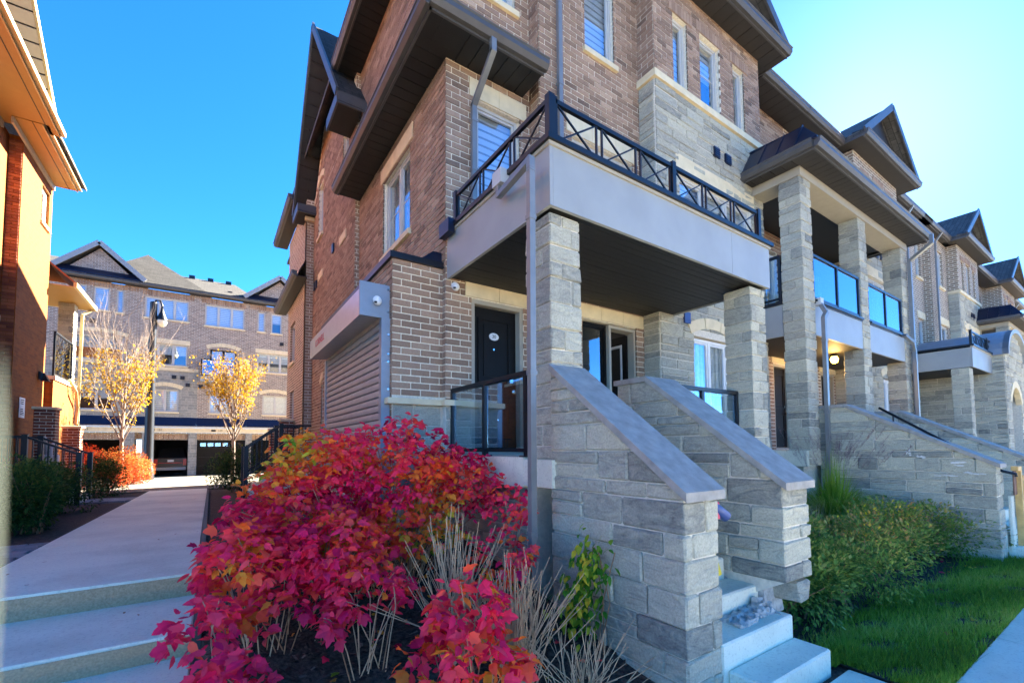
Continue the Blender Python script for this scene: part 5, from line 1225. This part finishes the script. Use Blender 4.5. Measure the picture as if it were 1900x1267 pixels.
# house D: gable, and the row carries on
TD = rear_house(1.904, 5.9, 0, [(2.46, 2.91, 8.12, 9.5), (3.28, 3.96, 8.1, 9.5), (4.4, 4.85, 8.12, 9.5), (2.48, 4.6, 5.3, 6.62), (2.85, 4.38, 2.36, 3.7)], 0, 'rear house with gable beside the flank of the corner house', 1.96)
bgwin(TD, 2.46, 2.91, 8.12, 9.5, 1); bgwin(TD, 3.28, 3.96, 8.1, 9.5, 1); bgwin(TD, 4.4, 4.85, 8.12, 9.5, 1); bgwin(TD, 2.48, 4.6, 5.3, 6.62, 3, 'half', head=.28); bgwin(TD, 2.85, 4.38, 2.36, 3.7, 2, 'curtain', bars=2); arch_head(TD, FB, 2.7, 4.52, 3.72, .2, .24, 7)
soldier(TD, 2.0, 5.7, 9.62)
gm, gl, gr = 3.75, 1.6, 5.9
m = MB(); m.slab([(gl, D-.6, gzb), (gm, D-.6, 12.0), (gm, D+6, 12.0), (gl, D+6, gzb)], .1); m.slab([(gm, D-.6, 12.0), (gr, D-.6, gzb), (gr, D+6, gzb), (gm, D+6, 12.0)], .1); m.build('gable_roof', M['shingle_tan'], TD)
m = MB(); m.bar((gl, D-.62, gzb), (gm, D-.62, 12.0), .06, .26); m.bar((gm, D-.62, 12.0), (gr, D-.62, gzb), .06, .26); m.build('rake_board', M['bgtrim'], TD)
m = MB(); m.poly([(gl+.4, D-.25, 10.15), (gr-.4, D-.25, 10.15), (gm, D-.25, 11.75)]); m.build('gable_wall', M['brick_bg'], TD)
m = MB(); m.slab([(gl+.1, D-.6, 10.2), (gr-.1, D-.6, 10.2), (gr-.5, D-.2, 10.62), (gl+.5, D-.2, 10.62)], .04); m.build('pent_roof', M['navy'], TD)
m = MB(); m.lbox(FB, 3.85, 4.08, 0, .06, 7.28, 7.5); m.build('vent', M['black'], TD)
rpillar(TD, 1.905, 2.26); rpillar(TD, 5.4, 5.85); garage(TD, 2.26, 5.4)
TE = rear_house(-14, -7.604, 0, [(-10, -9, 8.2, 9.6)], 0, 'rear house farthest left mostly hidden by the brick house', 5.1)
bgwin(TE, -10, -9, 8.2, 9.6, 1); m = MB(); m.slab([(-14, D-.5, 10.18), (-7.6, D-.5, 10.18), (-7.6, D+5, 12.6), (-14, D+5, 12.6)], .1); m.build('roof', M['shingle_tan'], TE); garage(TE, -13, -8)
for a, t in ((-6.1, '153'), (-2.75, '151'), (.35, '149')):
    P = TA if a < -4 else TB if a < -1 else TC
    m = MB(); m.box(a-.38, a-.14, D-.295, D-.281, 1.15, 1.27); m.build('plaque', M['black'], P); text('garage_number', t, M['inkgrey'], P, (a+.1, D-.286, 1.21), .17)
# pickup truck backed into the open garage of house B
K = thing('pickup_truck', (-2.14, 36.6, -1.62), 'dark pickup truck parked nose-in inside the open garage', 'truck')
def hx(m, x0, x1, ya, yb, z0, z1, tx=0, ty=0): m.hexa([(x0, ya, z0), (x1, ya, z0), (x1, yb, z0), (x0, yb, z0), (x0+tx, ya+ty, z1), (x1-tx, ya+ty, z1), (x1-tx, yb-ty, z1), (x0+tx, yb-ty, z1)])
m = MB(); hx(m, -3.0, -1.3, 35.9, 39, -1.2, -.55, .03, 0); bd = m.build('body', M['carpaint'], K)
m = MB(); hx(m, -2.92, -1.38, 37.2, 39, -.55, .1, .18, .2); m.build('cab', M['carpaint'], K)
m = MB(); m.poly([(-2.7, 37.36, -.45), (-1.6, 37.36, -.45), (-1.68, 37.38, 0), (-2.62, 37.38, 0)]); m.build('rear_window', M['glass'], K)
m = MB(); hx(m, -2.95, -1.35, 35.75, 35.92, -1.3, -1.12); m.build('bumper', M['steel'], K)
for x in (-2.98, -1.5): m = MB(); hx(m, x, x+.18, 35.87, 35.91, -1.0, -.6); m.build('tail_light', M['tail'], K)
m = MB(); hx(m, -2.75, -1.55, 35.885, 35.899, -.86, -.82); m.build('tail_trim', M['tail'], K)
m = MB(); hx(m, -2.3, -1.98, 35.87, 35.899, -.78, -.64); m.build('licence_plate', M['white'], K)
for x in (-2.98, -1.55):
    m = MB(); n = 16
    m.tube([(x, 36.6, -1.3), (x+.24, 36.6, -1.3)], .33, 18); wh = m.build('wheel', M['inkgrey'], K)
# ================================================================== street lamp
L = thing('street_lamp', (-2.72, 30, walkz(30)), 'tall dark lamp post with hanging bell lantern beside the drive', 'street lamp')
x, y, z = -2.72, 30, walkz(30)
m = MB(); m.lathe((x, y, z), [(.27, 0), (.27, .5), (.22, .6), (.21, 1.2), (.16, 9.3), (.17, 9.35), (0, 9.45)], 12); m.build('post', M['black'], L, True)
m = MB(); m.tube([(x, y, z+9.2), (x+.1, y, z+9.5), (x+.28, y, z+9.5), (x+.36, y, z+9.25), (x+.36, y, z+9.1)], .05, 8); m.build('arm', M['black'], L, True)
m = MB(); m.lathe((x+.36, y, z+8.45), [(.25, 0), (.25, .06), (.17, .25), (.09, .45), (.06, .66), (0, .68)], 14); m.build('hood', M['black'], L, True)
m = MB(); m.lathe((x+.36, y, z+8.45), [(.22, 0), (.23, -.10), (.17, -.27), (.06, -.35), (0, -.36)], 14); m.build('globe', M['globe'], L, True)

# ================================================================== VEGETATION
random.seed(11)
def leaf_geo(lobed=True):
    if lobed: L = [(0, 0), (.16, .05), (.40, .18), (.36, .34), (.52, .56), (.28, .58), (.20, .80), (0, 1)]
    else: L = [(0, 0), (.20, .18), (.27, .42), (.18, .72), (0, 1)]
    V = [(0, 0, 0), (0, .5, -.02), (0, 1, -.16)]; n = len(L)
    r = [(x, y, .13*x-.16*y*y) for x, y in L[1:-1]]; l = [(-x, y, z) for x, y, z in r]
    V += r+l; k = len(r)
    fr = [(0, 3, 1)]+[(1, 3+i, 4+i) for i in range(k-1)]+[(1, 2+k, 2)]; fl = [(0, 1, 3+k)]+[(1, 4+k+i, 3+k+i) for i in range(k-1)]+[(1, 2, 2+2*k)]
    return V, fr+fl
LOB = leaf_geo(True); OVA = leaf_geo(False); DIA = ([(0, 0, 0), (.3, .45, .06), (0, 1, -.1), (-.3, .45, .06)], [(0, 1, 2), (0, 2, 3)])
def rotm(d, up=None, roll=0):
    d = Vector(d).normalized(); u = Vector(up or (0, 0, 1)); x = d.cross(u)
    if x.length < 1e-3: x = Vector((1, 0, 0))
    x.normalize(); z = x.cross(d); q = Matrix.Rotation(roll, 3, d)
    return q @ Matrix((x, d, z)).transposed()
def put_leaf(mb, geo, p, d, s, t, roll=0):
    R_ = rotm(d, None, roll); p = Vector(p); n = len(mb.v); wx, wz = U(.7, 1.1), U(.4, 2.2)
    for v in geo[0]: mb.v.append(tuple(p+R_ @ (Vector((v[0]*wx, v[1], v[2]*wz))*s)))
    for f in geo[1]: mb.f.append(tuple(i+n for i in f)); mb.t.append(t)
LCACHE = {}
def leaf_obj(parent, geo, gname, p, d, s, t, mat, roll=0):
    k = (gname, round(t*16), mat)
    if k not in LCACHE:
        m = MB(); m.raw([tuple(v) for v in geo[0]], geo[1], round(t*16)/16); LCACHE[k] = m.mesh('leaf', (0, 0, 0), [M[mat]], mirror=False)
    return shared('leaf', LCACHE[k], p, parent, rotm(d, None, roll).to_euler(), (s*U(.7, 1.1), s, s*U(.4, 2.2)))
def clampt(t): return min(.995, max(0.005, t))
def red_shrub(base, ells, n, tint, label, nsingle=300, stems=40, size=(.075, .12), group='red-leaved shrubs in the planting bed'):
    """cane shrub: arching stems from the base, leaf whorls over the ellipsoids"""
    T = thing('red_shrub', base, label, 'shrub', group); leaves = []; tot = sum(e[3]*e[4]+e[3]*e[5]+e[4]*e[5] for e in ells)
    tips = []; arcs = []
    for e in ells:
        cx, cy, cz, rx, ry, rz = e; k = int(n/4*(rx*ry+rx*rz+ry*rz)/tot)
        while k > 0:
            v = Vector((random.gauss(0, 1), random.gauss(0, 1), random.gauss(0, 1))).normalized()
            if v.z < -.35 or (v.y > .6 and v.z < .2): continue
            rr = U(.75, 1.12); c = Vector((cx+v.x*rx*rr, cy+v.y*ry*rr, cz+v.z*rz*rr))
            b = Vector(base)+Vector((U(-.35, .35)*rx+(cx-base[0])*.5, U(-.35, .35)*ry+(cy-base[1])*.5, 0)); b.z = ground_z(b.x, b.y)-.03
            mid = b.lerp(c, .55)+Vector((U(-.04, .04), U(-.04, .04), .12)); arcs.append((b, mid, c))
            for t in (1.0, U(.84, .93), U(.66, .82), U(.48, .64)):
                if rnd() > (1, .8, .55, .35)[(t < .95)+(t < .83)+(t < .65)]: continue
                k -= 1; p = mid.lerp(c, (t-.5)*2) if t > .5 else b.lerp(mid, t*2); tt = tint(p); ph = U(0, 6.28); whorl = random.choice((3, 4, 4, 5)) if t > .9 else random.choice((2, 2, 3))
                for i in range(whorl):
                    a = ph+i*6.283/whorl; out = Vector((math.cos(a), math.sin(a), U(-1.1, .3)))+v*.35; q = p+out*.015+Vector((0, 0, U(-.05, .03)))
                    leaves.append((q, out, U(*size)*(1 if t > .8 else .85), clampt(tt+random.gauss(0, .07)+(0 if t > .8 else .06)), U(-1.1, 1.1)))
    order = sorted(range(len(leaves)), key=lambda i: -leaves[i][2]*camsize(leaves[i][0])*(1 if leaves[i][0].y < base[1]+.4 else .4)); sg = set(order[:nsingle])
    f = MB()
    for i, (p, d, s, t, ro) in enumerate(leaves):
        ov = (i*7919) % 10 < 4; geo = OVA if ov else LOB
        if i in sg: leaf_obj(T, geo, 'ova' if ov else 'lob', p, d, s, t, 'redleaf', ro)
        else: put_leaf(f, geo, p, d, s, t, ro)
    f.build('foliage', M['redleaf'], T, kind='stuff')
    for b, mid, c in random.sample(arcs, min(stems, len(arcs))):
        m = MB(); m.tube([b, b.lerp(mid, .5)+Vector((0, 0, .03)), mid, mid.lerp(c, .6)+Vector((0, 0, .02)), c], [.0048, .0043, .0036, .0028, .0018], 5); m.build('stem', M['twig' if rnd() < .45 else 'stem'], T)
    return T
def tint_big(c):
    base = .34+.14*math.sin(c.x*5+c.y*3)+.10*math.sin(c.z*9+c.x*2)
    if c.x < 1.15 and c.z > -.45: base += .42*min(1, (1.15-c.x)/.45)*min(1, (c.z+.45)/.35)    # greener crown on the walkway side
    if c.z < -.45 and .75 < c.x < 2.0: base += .26
    if c.x < .5 and c.z < -.4: base = .32+.1*math.sin(c.y*7)
    return base+random.gauss(0, .07)
red_shrub((1.35, 4.35, -1.35), [(1.5, 4.35, -.33, .72, .6, .6), (.95, 4.5, -.45, .6, .6, .62), (2.1, 4.2, -.45, .45, .5, .45), (.55, 4.3, -.62, .45, .5, .42), (1.05, 3.85, -.85, .4, .25, .28), (1.6, 3.75, -.78, .35, .25, .2)], 9600, tint_big, 'largest shrub with crimson, orange and olive leaves below the roller shutter', 300, 190, (.05, .085))
red_shrub((.35, 3.75, -1.45), [(.33, 3.75, -.80, .38, .42, .27), (.75, 3.55, -.78, .42, .40, .30), (.18, 3.5, -.72, .2, .3, .2), (.40, 3.35, -1.05, .3, .22, .2)], 2100, lambda c: .36+random.gauss(0, .09)+.10*math.sin(c.x*8), 'scarlet shrub leaning over the walkway edge', 300, 26, (.06, .1))
red_shrub((.9, 3.1, -1.6), [(.95, 3.15, -1.0, .26, .22, .22), (.70, 3.05, -1.1, .12, .14, .12)], 480, lambda c: .34+random.gauss(0, .06), 'small crimson shrub in the middle of the mulch', 300, 14, (.06, .095))
red_shrub((.16, 2.75, -1.7), [(.10, 2.72, -1.22, .19, .2, .18), (-.02, 3.15, -1.0, .13, .22, .15), (.18, 2.5, -1.3, .17, .18, .15)], 560, lambda c: .28+random.gauss(0, .06), 'deep crimson shrub at the corner of the lowest walkway steps', 300, 16, (.06, .1))
red_shrub((1.25, 2.2, -1.75), [(1.18, 2.2, -1.16, .36, .26, .24), (1.28, 2.35, -.92, .22, .2, .2), (.95, 2.05, -1.3, .2, .2, .16)], 860, lambda c: (.50 if c.z < -1.1 else .38)+random.gauss(0, .12), 'scarlet and orange shrub in the front centre', 300, 18, (.065, .105))
red_shrub((2.05, 3.2, -1.6), [(2.0, 3.1, -.95, .30, .28, .26), (2.3, 3.5, -.52, .22, .26, .24), (1.75, 2.9, -1.2, .25, .2, .16)], 620, lambda c: (.34 if c.z > -.8 else .46)+random.gauss(0, .12), 'magenta shrub against the near stair wall', 300, 20, (.055, .095))
# green and yellow creeper on the foot of the stair wall
C = thing('creeper', (2.5, 2.7, -1.7), 'green and yellow leafy creeper climbing the near stair wall', 'creeper'); k = 0
for i in range(330):
    t = rnd(); y = 2.80-.25*t+random.gauss(0, .09); z = -1.45+t*.65+random.gauss(0, .10); x = 2.57-abs(random.gauss(0, .11)); ye = y > 2.62 and z > -1.2
    tt = .85+U(-.05, .04) if (x < 2.46 and rnd() < .75) else U(.95, 1.0)
    p = (x, y, z); d = (U(-1, .1), U(-1, .4), U(-.8, -.1)); leaf_obj(C, OVA, 'ova', p, d, U(.055, .09), clampt(tt), 'redleaf', U(-.5, .5))
for i in range(6): m = MB(); a = U(2.5, 2.9); m.tube([(2.52, a, -1.7), (2.57, a+U(-.1, .1), -1.2), (2.55, a+U(-.15, .15), -.8)], .005, 5); m.build('vine', M['twig'], C)
# tufts of bare pale stalks
def stalks(base, n, h, spread, label):
    T = thing('dry_stalk_clump', base, label, 'dry plant', 'clumps of bare pale stalks')
    for i in range(n):
        a, r = U(0, 6.28), abs(random.gauss(0, .5)); b = Vector(base)+Vector((U(-.1, .1), U(-.1, .1), -.03)); L = h*U(.55, 1.05)
        tip = b+Vector((math.cos(a)*r*spread*1.5, math.sin(a)*r*spread*1.2, L*(1-.25*r))); mid = b.lerp(tip, .5)+Vector((U(-.05, .05)-math.cos(a)*r*.06, U(-.05, .05)-math.sin(a)*r*.06, .04*r))
        m = MB(); m.tube([b, mid, tip], [.0042, .0035, .0022], 5)
        if rnd() < .5: m.tube([mid, mid.lerp(tip, .6)+Vector((U(-.07, .07), U(-.07, .07), .05))], [.0035, .002], 4)
        m.build('stalk', M['stem'], T)
    return T
stalks((1.75, 2.55, -1.62), 120, .95, .42, 'fan of bare pale stalks left of the stair wall foot')
stalks((1.5, 3.0, -1.55), 90, 1.15, .38, 'tall bare stalks in the middle of the red shrubs')
stalks((2.05, 2.25, -1.72), 60, .6, .55, 'low spreading bare stalks at the foot of the stair wall')
# mulch chips and dead leaves on the bed
f = MB()
for i in range(5200):
    x, y = U(-.02, 2.6), U(1.2, 5.2)
    if i > 3600: x, y = U(4.5, 10.5), U(1.9, 3.8)
    z = ground_z(x, y)+.004+U(0, .02); a = U(0, 3.14); l, w_ = U(.012, .04), U(.005, .012); dx, dy = math.cos(a)*l, math.sin(a)*l; ex, ey = -math.sin(a)*w_, math.cos(a)*w_; h = U(-.008, .012)
    f.poly([(x-dx-ex, y-dy-ey, z), (x+dx-ex, y+dy-ey, z+h), (x+dx+ex, y+dy+ey, z+h+.004), (x-dx+ex, y-dy+ey, z+.004)], rnd()**1.5)
lt = MB()
for i in range(230):
    x, y = (U(0, 2.5), U(1.4, 4.6)) if i < 150 else (U(4.4, 9.5), U(1.05, 2.1)); put_leaf(lt, LOB if rnd() < .6 else OVA, (x, y, ground_z(x, y)+.02+U(0, .02)), (U(-1, 1), U(-1, 1), U(-.1, .3)), U(.04, .08), clampt(random.choice((.05, .3, .5, .68, .72, .8))+random.gauss(0, .05)), U(-.6, .6))
tag(lt.build('leaf_litter', M['redleaf'], kind='stuff'), 'fallen autumn leaves scattered over mulch and lawn', 'leaves')
mo = f.build('mulch', M['chip'], kind='stuff'); tag(mo, 'dark bark mulch scattered over the planting beds', 'mulch')
# ---- lawn strip and evergreen planting on the right
def lawn_edge(x): return 1.75+.12*math.sin(x*1.3)
m = MB(); pts = [(4.3, 1.0), (12.7, 1.0)]
xs = [4.28+.35*i for i in range(25)]
for a, b in zip(xs, xs[1:]): m.poly([(a, .995, G0+.008), (b, .995, G0+.008), (b, lawn_edge(b), G0+.012), (a, lawn_edge(a), G0+.012)])
struct(m, 'lawn', 'soil')
f = MB()
for i in range(52000):
    x = 4.2+8.5*rnd()**1.5; y = U(.985, lawn_edge(x)+abs(random.gauss(0, .14)))
    if x < 4.3 and y < 1.6: continue
    if math.sin(x*5.1+y*3)*math.sin(y*9+x*2) > .62 and rnd() < .8: continue
    h = U(.025, .085)*(1 if rnd() < .93 else 1.5); a = U(0, 6.28); w_ = .0035; b = U(.2, .9)*h; z = G0+.006
    f.poly([(x-w_*math.sin(a), y+w_*math.cos(a), z), (x+w_*math.sin(a), y-w_*math.cos(a), z), (x+b*math.cos(a), y+b*math.sin(a), z+h)], min(1, max(0, .45+.28*math.sin(x*2.3+y*5)+random.gauss(0, .2))))
go = f.build('grass', M['grass'], kind='stuff'); tag(go, 'short green lawn between the shrubs and the sidewalk', 'grass')
def bush(name, base, rad, h, n, geo, size, mat, tint, label, group, cat='shrub', nstem=14, single=0, lobes=9):
    T = thing(name, base, label, cat, group); f = MB(); bx, by, bz = base; cl = []
    for k in range(lobes): a = U(0, 6.28); r = U(.15, .75); cl.append((bx+math.cos(a)*rad[0]*r, by+math.sin(a)*rad[1]*r, bz+h*U(.35, .72), U(.32, .5)))
    cl.append((bx, by, bz+h*.62, .5)); leaves = []
    for i in range(n):
        c = random.choice(cl); v = Vector((random.gauss(0, 1), random.gauss(0, 1), random.gauss(0, 1))).normalized(); q = c[3]*(U(.55, 1.05) if rnd() < .5 else U(.9, 1.08))
        p = Vector((c[0]+v.x*rad[0]*q, c[1]+v.y*rad[1]*q, c[2]+v.z*h*q*.85))
        if p.z < bz+.02: continue
        leaves.append((p, v+Vector((U(-.6, .6), U(-.6, .6), U(-.3, .7))), U(*size), clampt(tint(p, v)), U(-.6, .6)))
    for i, (p, d, s, t, r) in enumerate(leaves): put_leaf(f, geo, p, d, s, t, r)
    f.build('foliage', M[mat], T, kind='stuff')
    for i in range(nstem):
        c = random.choice(cl); b = Vector((bx+U(-.25, .25)*rad[0], by+U(-.25, .25)*rad[1], bz-.05)); m = MB(); e = Vector(c[:3])+Vector((U(-.2, .2)*rad[0], U(-.2, .2)*rad[1], U(0, .3)*h)); m.tube([b, b.lerp(e, .5)+Vector((U(-.05, .05), U(-.05, .05), .05)), e], [.012, .009, .004], 5); m.build('stem', M['twig'], T)
    return T
gtint = lambda lo, hi: (lambda p, v: lo+(hi-lo)*rnd()+.16*v.z)
for i, (x, y, rx, ry, h, lo, hi, lb) in enumerate(((5.0, 2.35, .62, .5, .78, .1, .62, 'dark green shrub touching the damaged stair wall'), (5.9, 2.2, .65, .55, .62, .2, .7, 'second green shrub along the lawn from the near stair'), (6.2, 2.9, .7, .6, .85, .2, .75, 'green shrub with brown tips behind the second shrub'), (7.2, 2.35, .75, .6, .70, .3, .85, 'russet-tipped shrub in the middle of the right bed'), (8.5, 2.6, .85, .7, .80, .3, .88, 'brownish green shrub below the stained stair wall'), (9.6, 2.4, .75, .7, .72, .25, .75, 'green shrub second from the foot of the second stair'), (10.5, 2.1, .7, .6, .6, .3, .85, 'farthest green shrub at the foot of the second stair'))):
    bush('garden_shrub', (x, y, G0), (rx*1.15, ry*1.1), h*1.12, 5200, DIA if i % 2 else OVA, (.034, .065), 'tealleaf', gtint(lo, hi), lb, 'evergreen shrubs in the right bed', lobes=14)
# ornamental grass with plumes
O = thing('ornamental_grass', (8.9, 3.3, G0), 'fountain of green ornamental grass with purple plumes', 'grass clump'); f = MB(); g2 = MB()
for i in range(1300):
    a, r = U(0, 6.28), abs(random.gauss(.5, .28)); L = U(1.4, 1.95); b = Vector((8.9+U(-.12, .12), 3.3+U(-.12, .12), G0)); d = Vector((math.cos(a), math.sin(a), 0)); pts = []
    for k in range(6): t = k/5; pts.append(b+d*(r*1.5*t**1.6)+Vector((0, 0, L*(t-.55*t*t*t*min(1, r*2)))))
    w_ = .010; s = Vector((-d.y, d.x, 0))*w_; t0 = U(.2, .75)
    for p, q, k in zip(pts, pts[1:], range(5)): k0, k1 = 1-k/5, 1-(k+1)/5; f.poly([p-s*k0, p+s*k0, q+s*k1, q-s*k1], t0)
    if i % 16 == 0:
        p = b+Vector((d.x*r*.9, d.y*r*.9, L*.98)); e = p+Vector((d.x*.16+.05, d.y*.12, .20))
        for k in range(46):
            c = p.lerp(e, rnd()); c2 = c+Vector((U(-.05, .06), U(-.05, .05), U(0, .06))); g2.poly([c, c+Vector((.009, .006, 0)), c2], rnd())
f.build('blade', M['grass'], O, kind='stuff'); g2.build('plume', M['plume'], O, kind='stuff')
O = thing('straw_grass', (7.7, 3.2, G0), 'pale upright straw grass behind the near stair', 'grass clump'); f = MB()
for i in range(160):
    b = Vector((7.7+U(-.12, .12), 3.2+U(-.12, .12), G0)); e = b+Vector((U(-.2, .2), U(-.2, .2), U(.6, 1.05))); f.poly([b, b+Vector((.007, -.004, 0)), e], U(.8, 1))
f.build('blade', M['stem'], O, kind='stuff')
# ---- hedges along the walkway
for i, (x, y, rx, ry, h, lb) in enumerate(((-2.2, 9.6, .5, .8, 1.05, 'nearest dark green hedge bush left of the walkway'), (-2.75, 11.2, .7, .9, 1.05, 'dark green hedge bush behind the nearest one on the left'), (-2.65, 12.9, .65, .9, 1.0, 'dark green hedge bush before the left stair railing'), (-2.65, 18.0, .7, .9, 1.2, 'green hedge bush just past the left stair railing'))):
    bush('hedge_bush', (x, y, walkz(y)-.06), (rx, ry), h, 5200, DIA, (.04, .075), 'greenleaf', gtint(.05, .8), lb, 'dark green hedge bushes by the walkway', lobes=12)
bush('hedge_bush', (.72, 17.0, walkz(17)-.06), (.85, .9), 1.45, 6000, DIA, (.045, .08), 'greenleaf', gtint(.05, .75), 'tall dark green bush right of the walkway under the yellow tree', 'dark green hedge bushes by the walkway', lobes=12)
for i, (x, y, rx, ry, h, tf, lb) in enumerate(((-3.0, 22.5, .85, .95, 1.5, gtint(.35, .95), 'orange autumn bush nearest the lamp post'), (-3.9, 22.3, .9, .9, 1.6, gtint(.0, .55), 'red autumn bush behind the green hedge'), (-2.85, 25.0, .8, 1.0, 1.35, gtint(.4, 1.0), 'pale orange bush at the end of the walkway'))):
    bush('autumn_bush', (x, y, walkz(y)-.06), (rx, ry), h, 5200, DIA, (.05, .09), 'orangeleaf', tf, lb, 'orange and red bushes by the drive', lobes=12)
# ---- two young street trees, half bare
def tree(base, H, spread, nleaf, leaf_lo, leaf_hi, label, seed):
    random.seed(seed); T = thing('young_tree', base, label, 'tree', 'young yellow trees by the walkway'); m = MB(); tips = []
    b = Vector(base); tr = 1.9
    def grow(p, d, L, r, lv):
        n = 4; pts = [p]; rr = [r]; q = p; dd = d.copy()
        for i in range(n): dd = (dd+Vector((U(-.12, .12), U(-.12, .12), .10))).normalized(); q = q+dd*L/n; pts.append(q); rr.append(r*(1-.75*(i+1)/n))
        mb.tube(pts, rr, 6 if lv < 2 else 4, cap=False); tips.extend([(x, dd) for x in pts[1:]])
        if lv < 3:
            for k in range(5 if lv == 1 else 4):
                t = U(.25, .95); i = min(n-1, int(t*n)); c = pts[i].lerp(pts[i+1], t*n-i); a = U(0, 6.28)
                nd_ = (dd+Vector((math.cos(a), math.sin(a), U(0, .4)))*U(.35, .6)).normalized(); grow(c, nd_, L*U(.35, .55), r*.42, lv+1)
    mb = MB(); mb.tube([b-Vector((0, 0, .1)), b+Vector((.02, 0, 1)), b+Vector((0, .02, tr)), b+Vector((.05, 0, H*.4)), b+Vector((.12, .05, H*.62))], [.085, .07, .065, .04, .012], 10); mb.build('trunk', M['bark'], T, True)
    mb = MB()
    for k in range(24):
        z = tr*.9+(H*.62-tr)*(k/24)**1.2; a = k*2.4+U(-.3, .3); s = spread*(1.1-.5*k/24); d = Vector((math.cos(a)*.5, math.sin(a)*.5, 1)).normalized()
        grow(b+Vector((0, 0, z)), d, s*U(1.3, 1.8), .03*(1-.5*k/24), 1)
    mb.build('branches', M['bark'], T, kind='stuff')
    f = MB(); cand = [t for t in tips if leaf_lo < t[0].z-b.z < leaf_hi+U(-.6, .6)]
    for i in range(nleaf):
        c, d = random.choice(cand); p = c+Vector((random.gauss(0, .09), random.gauss(0, .09), random.gauss(0, .08)))
        if rnd() < max(0, (p.z-b.z-leaf_hi*.7)/(leaf_hi*.45)): continue
        put_leaf(f, OVA, p, (U(-1, 1), U(-1, 1), U(-1, .2)), U(.08, .13), rnd(), U(-1, 1))
    f.build('crown', M['goldleaf'], T, kind='stuff'); return T
tree((-3.05, 24.0, walkz(24)-.05), 8.3, 2.3, 2900, 1.9, 5.2, 'taller yellow tree with bare top left of the lamp post', 31)
tree((.8, 23.2, walkz(23)-.05), 6.4, 1.75, 3600, 1.7, 5.6, 'smaller golden tree right of the lamp post', 32)
random.seed(77)
# ================================================================== small things
N = thing('newspaper_bundle', (3.2, 2.0, -.55), 'red and navy rolled flyers tucked between the near stair walls', 'flyers')
m = MB(); m.tube([(3.08, 1.99, -.40), (3.27, 1.93, -.54)], .042, 12); m.build('navy_roll', M['blue'], N, True)
m = MB(); chamfer(m, (3.08, 1.93, -.55), (3.19, 2.0, -.42), .006, .004); m.build('red_packet', M['red'], N)
m = MB(); m.tube([(3.13, 2.02, -.55), (3.17, 2.02, -.75), (3.24, 2.0, -.98)], [.02, .03, .035], 8); tag(m.build('yellow_strap', M['yellow'], smooth=True), 'yellow plastic strip hanging between the near stair walls', 'strip')
f = MB()
for i in range(260):
    x, y, s = U(3.45, 3.98), U(1.95, 2.12), abs(random.gauss(0, .014))+.004; k = (x-3.45)/.5; z = G0+.378+rnd()*.09*k*k
    chamfer(f, (x-s, y-s, z-s), (x+s, y+s, z+s*.8), s*.4, s*.3, rnd())
ro = f.build('rubble', M['rubble'], kind='stuff'); tag(ro, 'broken mortar rubble on the second concrete step', 'rubble')
m = MB(); ring = [(3.99, 1.88, G0+.05), (4.28, 1.95, G0-.02), (4.3, 2.5, G0-.02), (3.99, 2.5, G0)]; top = [(3.99, 1.9, G0+.38), (4.12, 2.0, G0+.36), (4.22, 2.4, G0+.5), (3.99, 2.45, G0+.6)]
m.hexa(ring+top); m.hexa([(4.05, 2.05, G0+.3), (4.36, 2.05, G0+.3), (4.36, 2.6, G0+.3), (4.05, 2.6, G0+.3), (4.06, 2.1, -.93), (4.3, 2.1, -.93), (4.3, 2.6, -.93), (4.06, 2.6, -.93)]); fo_ = m.build('broken_footing', M['rubble']); tag(fo_, 'broken concrete footing under the damaged stair wall', 'footing')
m = MB(); chamfer(m, (4.22, 1.86, -1.36), (4.44, 2.2, -1.18), .015, .01, .3); tag(m.build('loose_stone', M['stone']), 'loose grey stone hanging below the damaged stair wall', 'stone')
for i in range(40):
    x, y = (U(XL, XR), U(2.2, 16)); z = (walkz(y) if y > 4.9 else [zz for yy, zz in lv if yy <= y][0])+.004
    if i < 26: leaf_l = MB(); put_leaf(leaf_l, OVA, (x, y, z), (U(-1, 1), U(-1, 1), 0), U(.03, .05), .5); tag(leaf_l.build('fallen_leaf', M['twig']), 'small dry brown leaf lying on the walkway', 'leaf', 'fallen leaves on the walkway')
# out-of-focus garden stake right in front of the lens at the left edge
m = MB(); d0 = (-950-10)/825.9; v = f_+r2*d0; v.normalize(); px, py = v.x*.13, v.y*.13
m.lathe((px, py, 0), [(.0014, -1.8), (.0014, -.02), (.0010, .005), (0, .02)], 12); tag(m.build('garden_stake', M['pole'], smooth=True), 'pale green blurred stake at the left edge of the picture', 'stake')
S.render.engine = 'CYCLES'
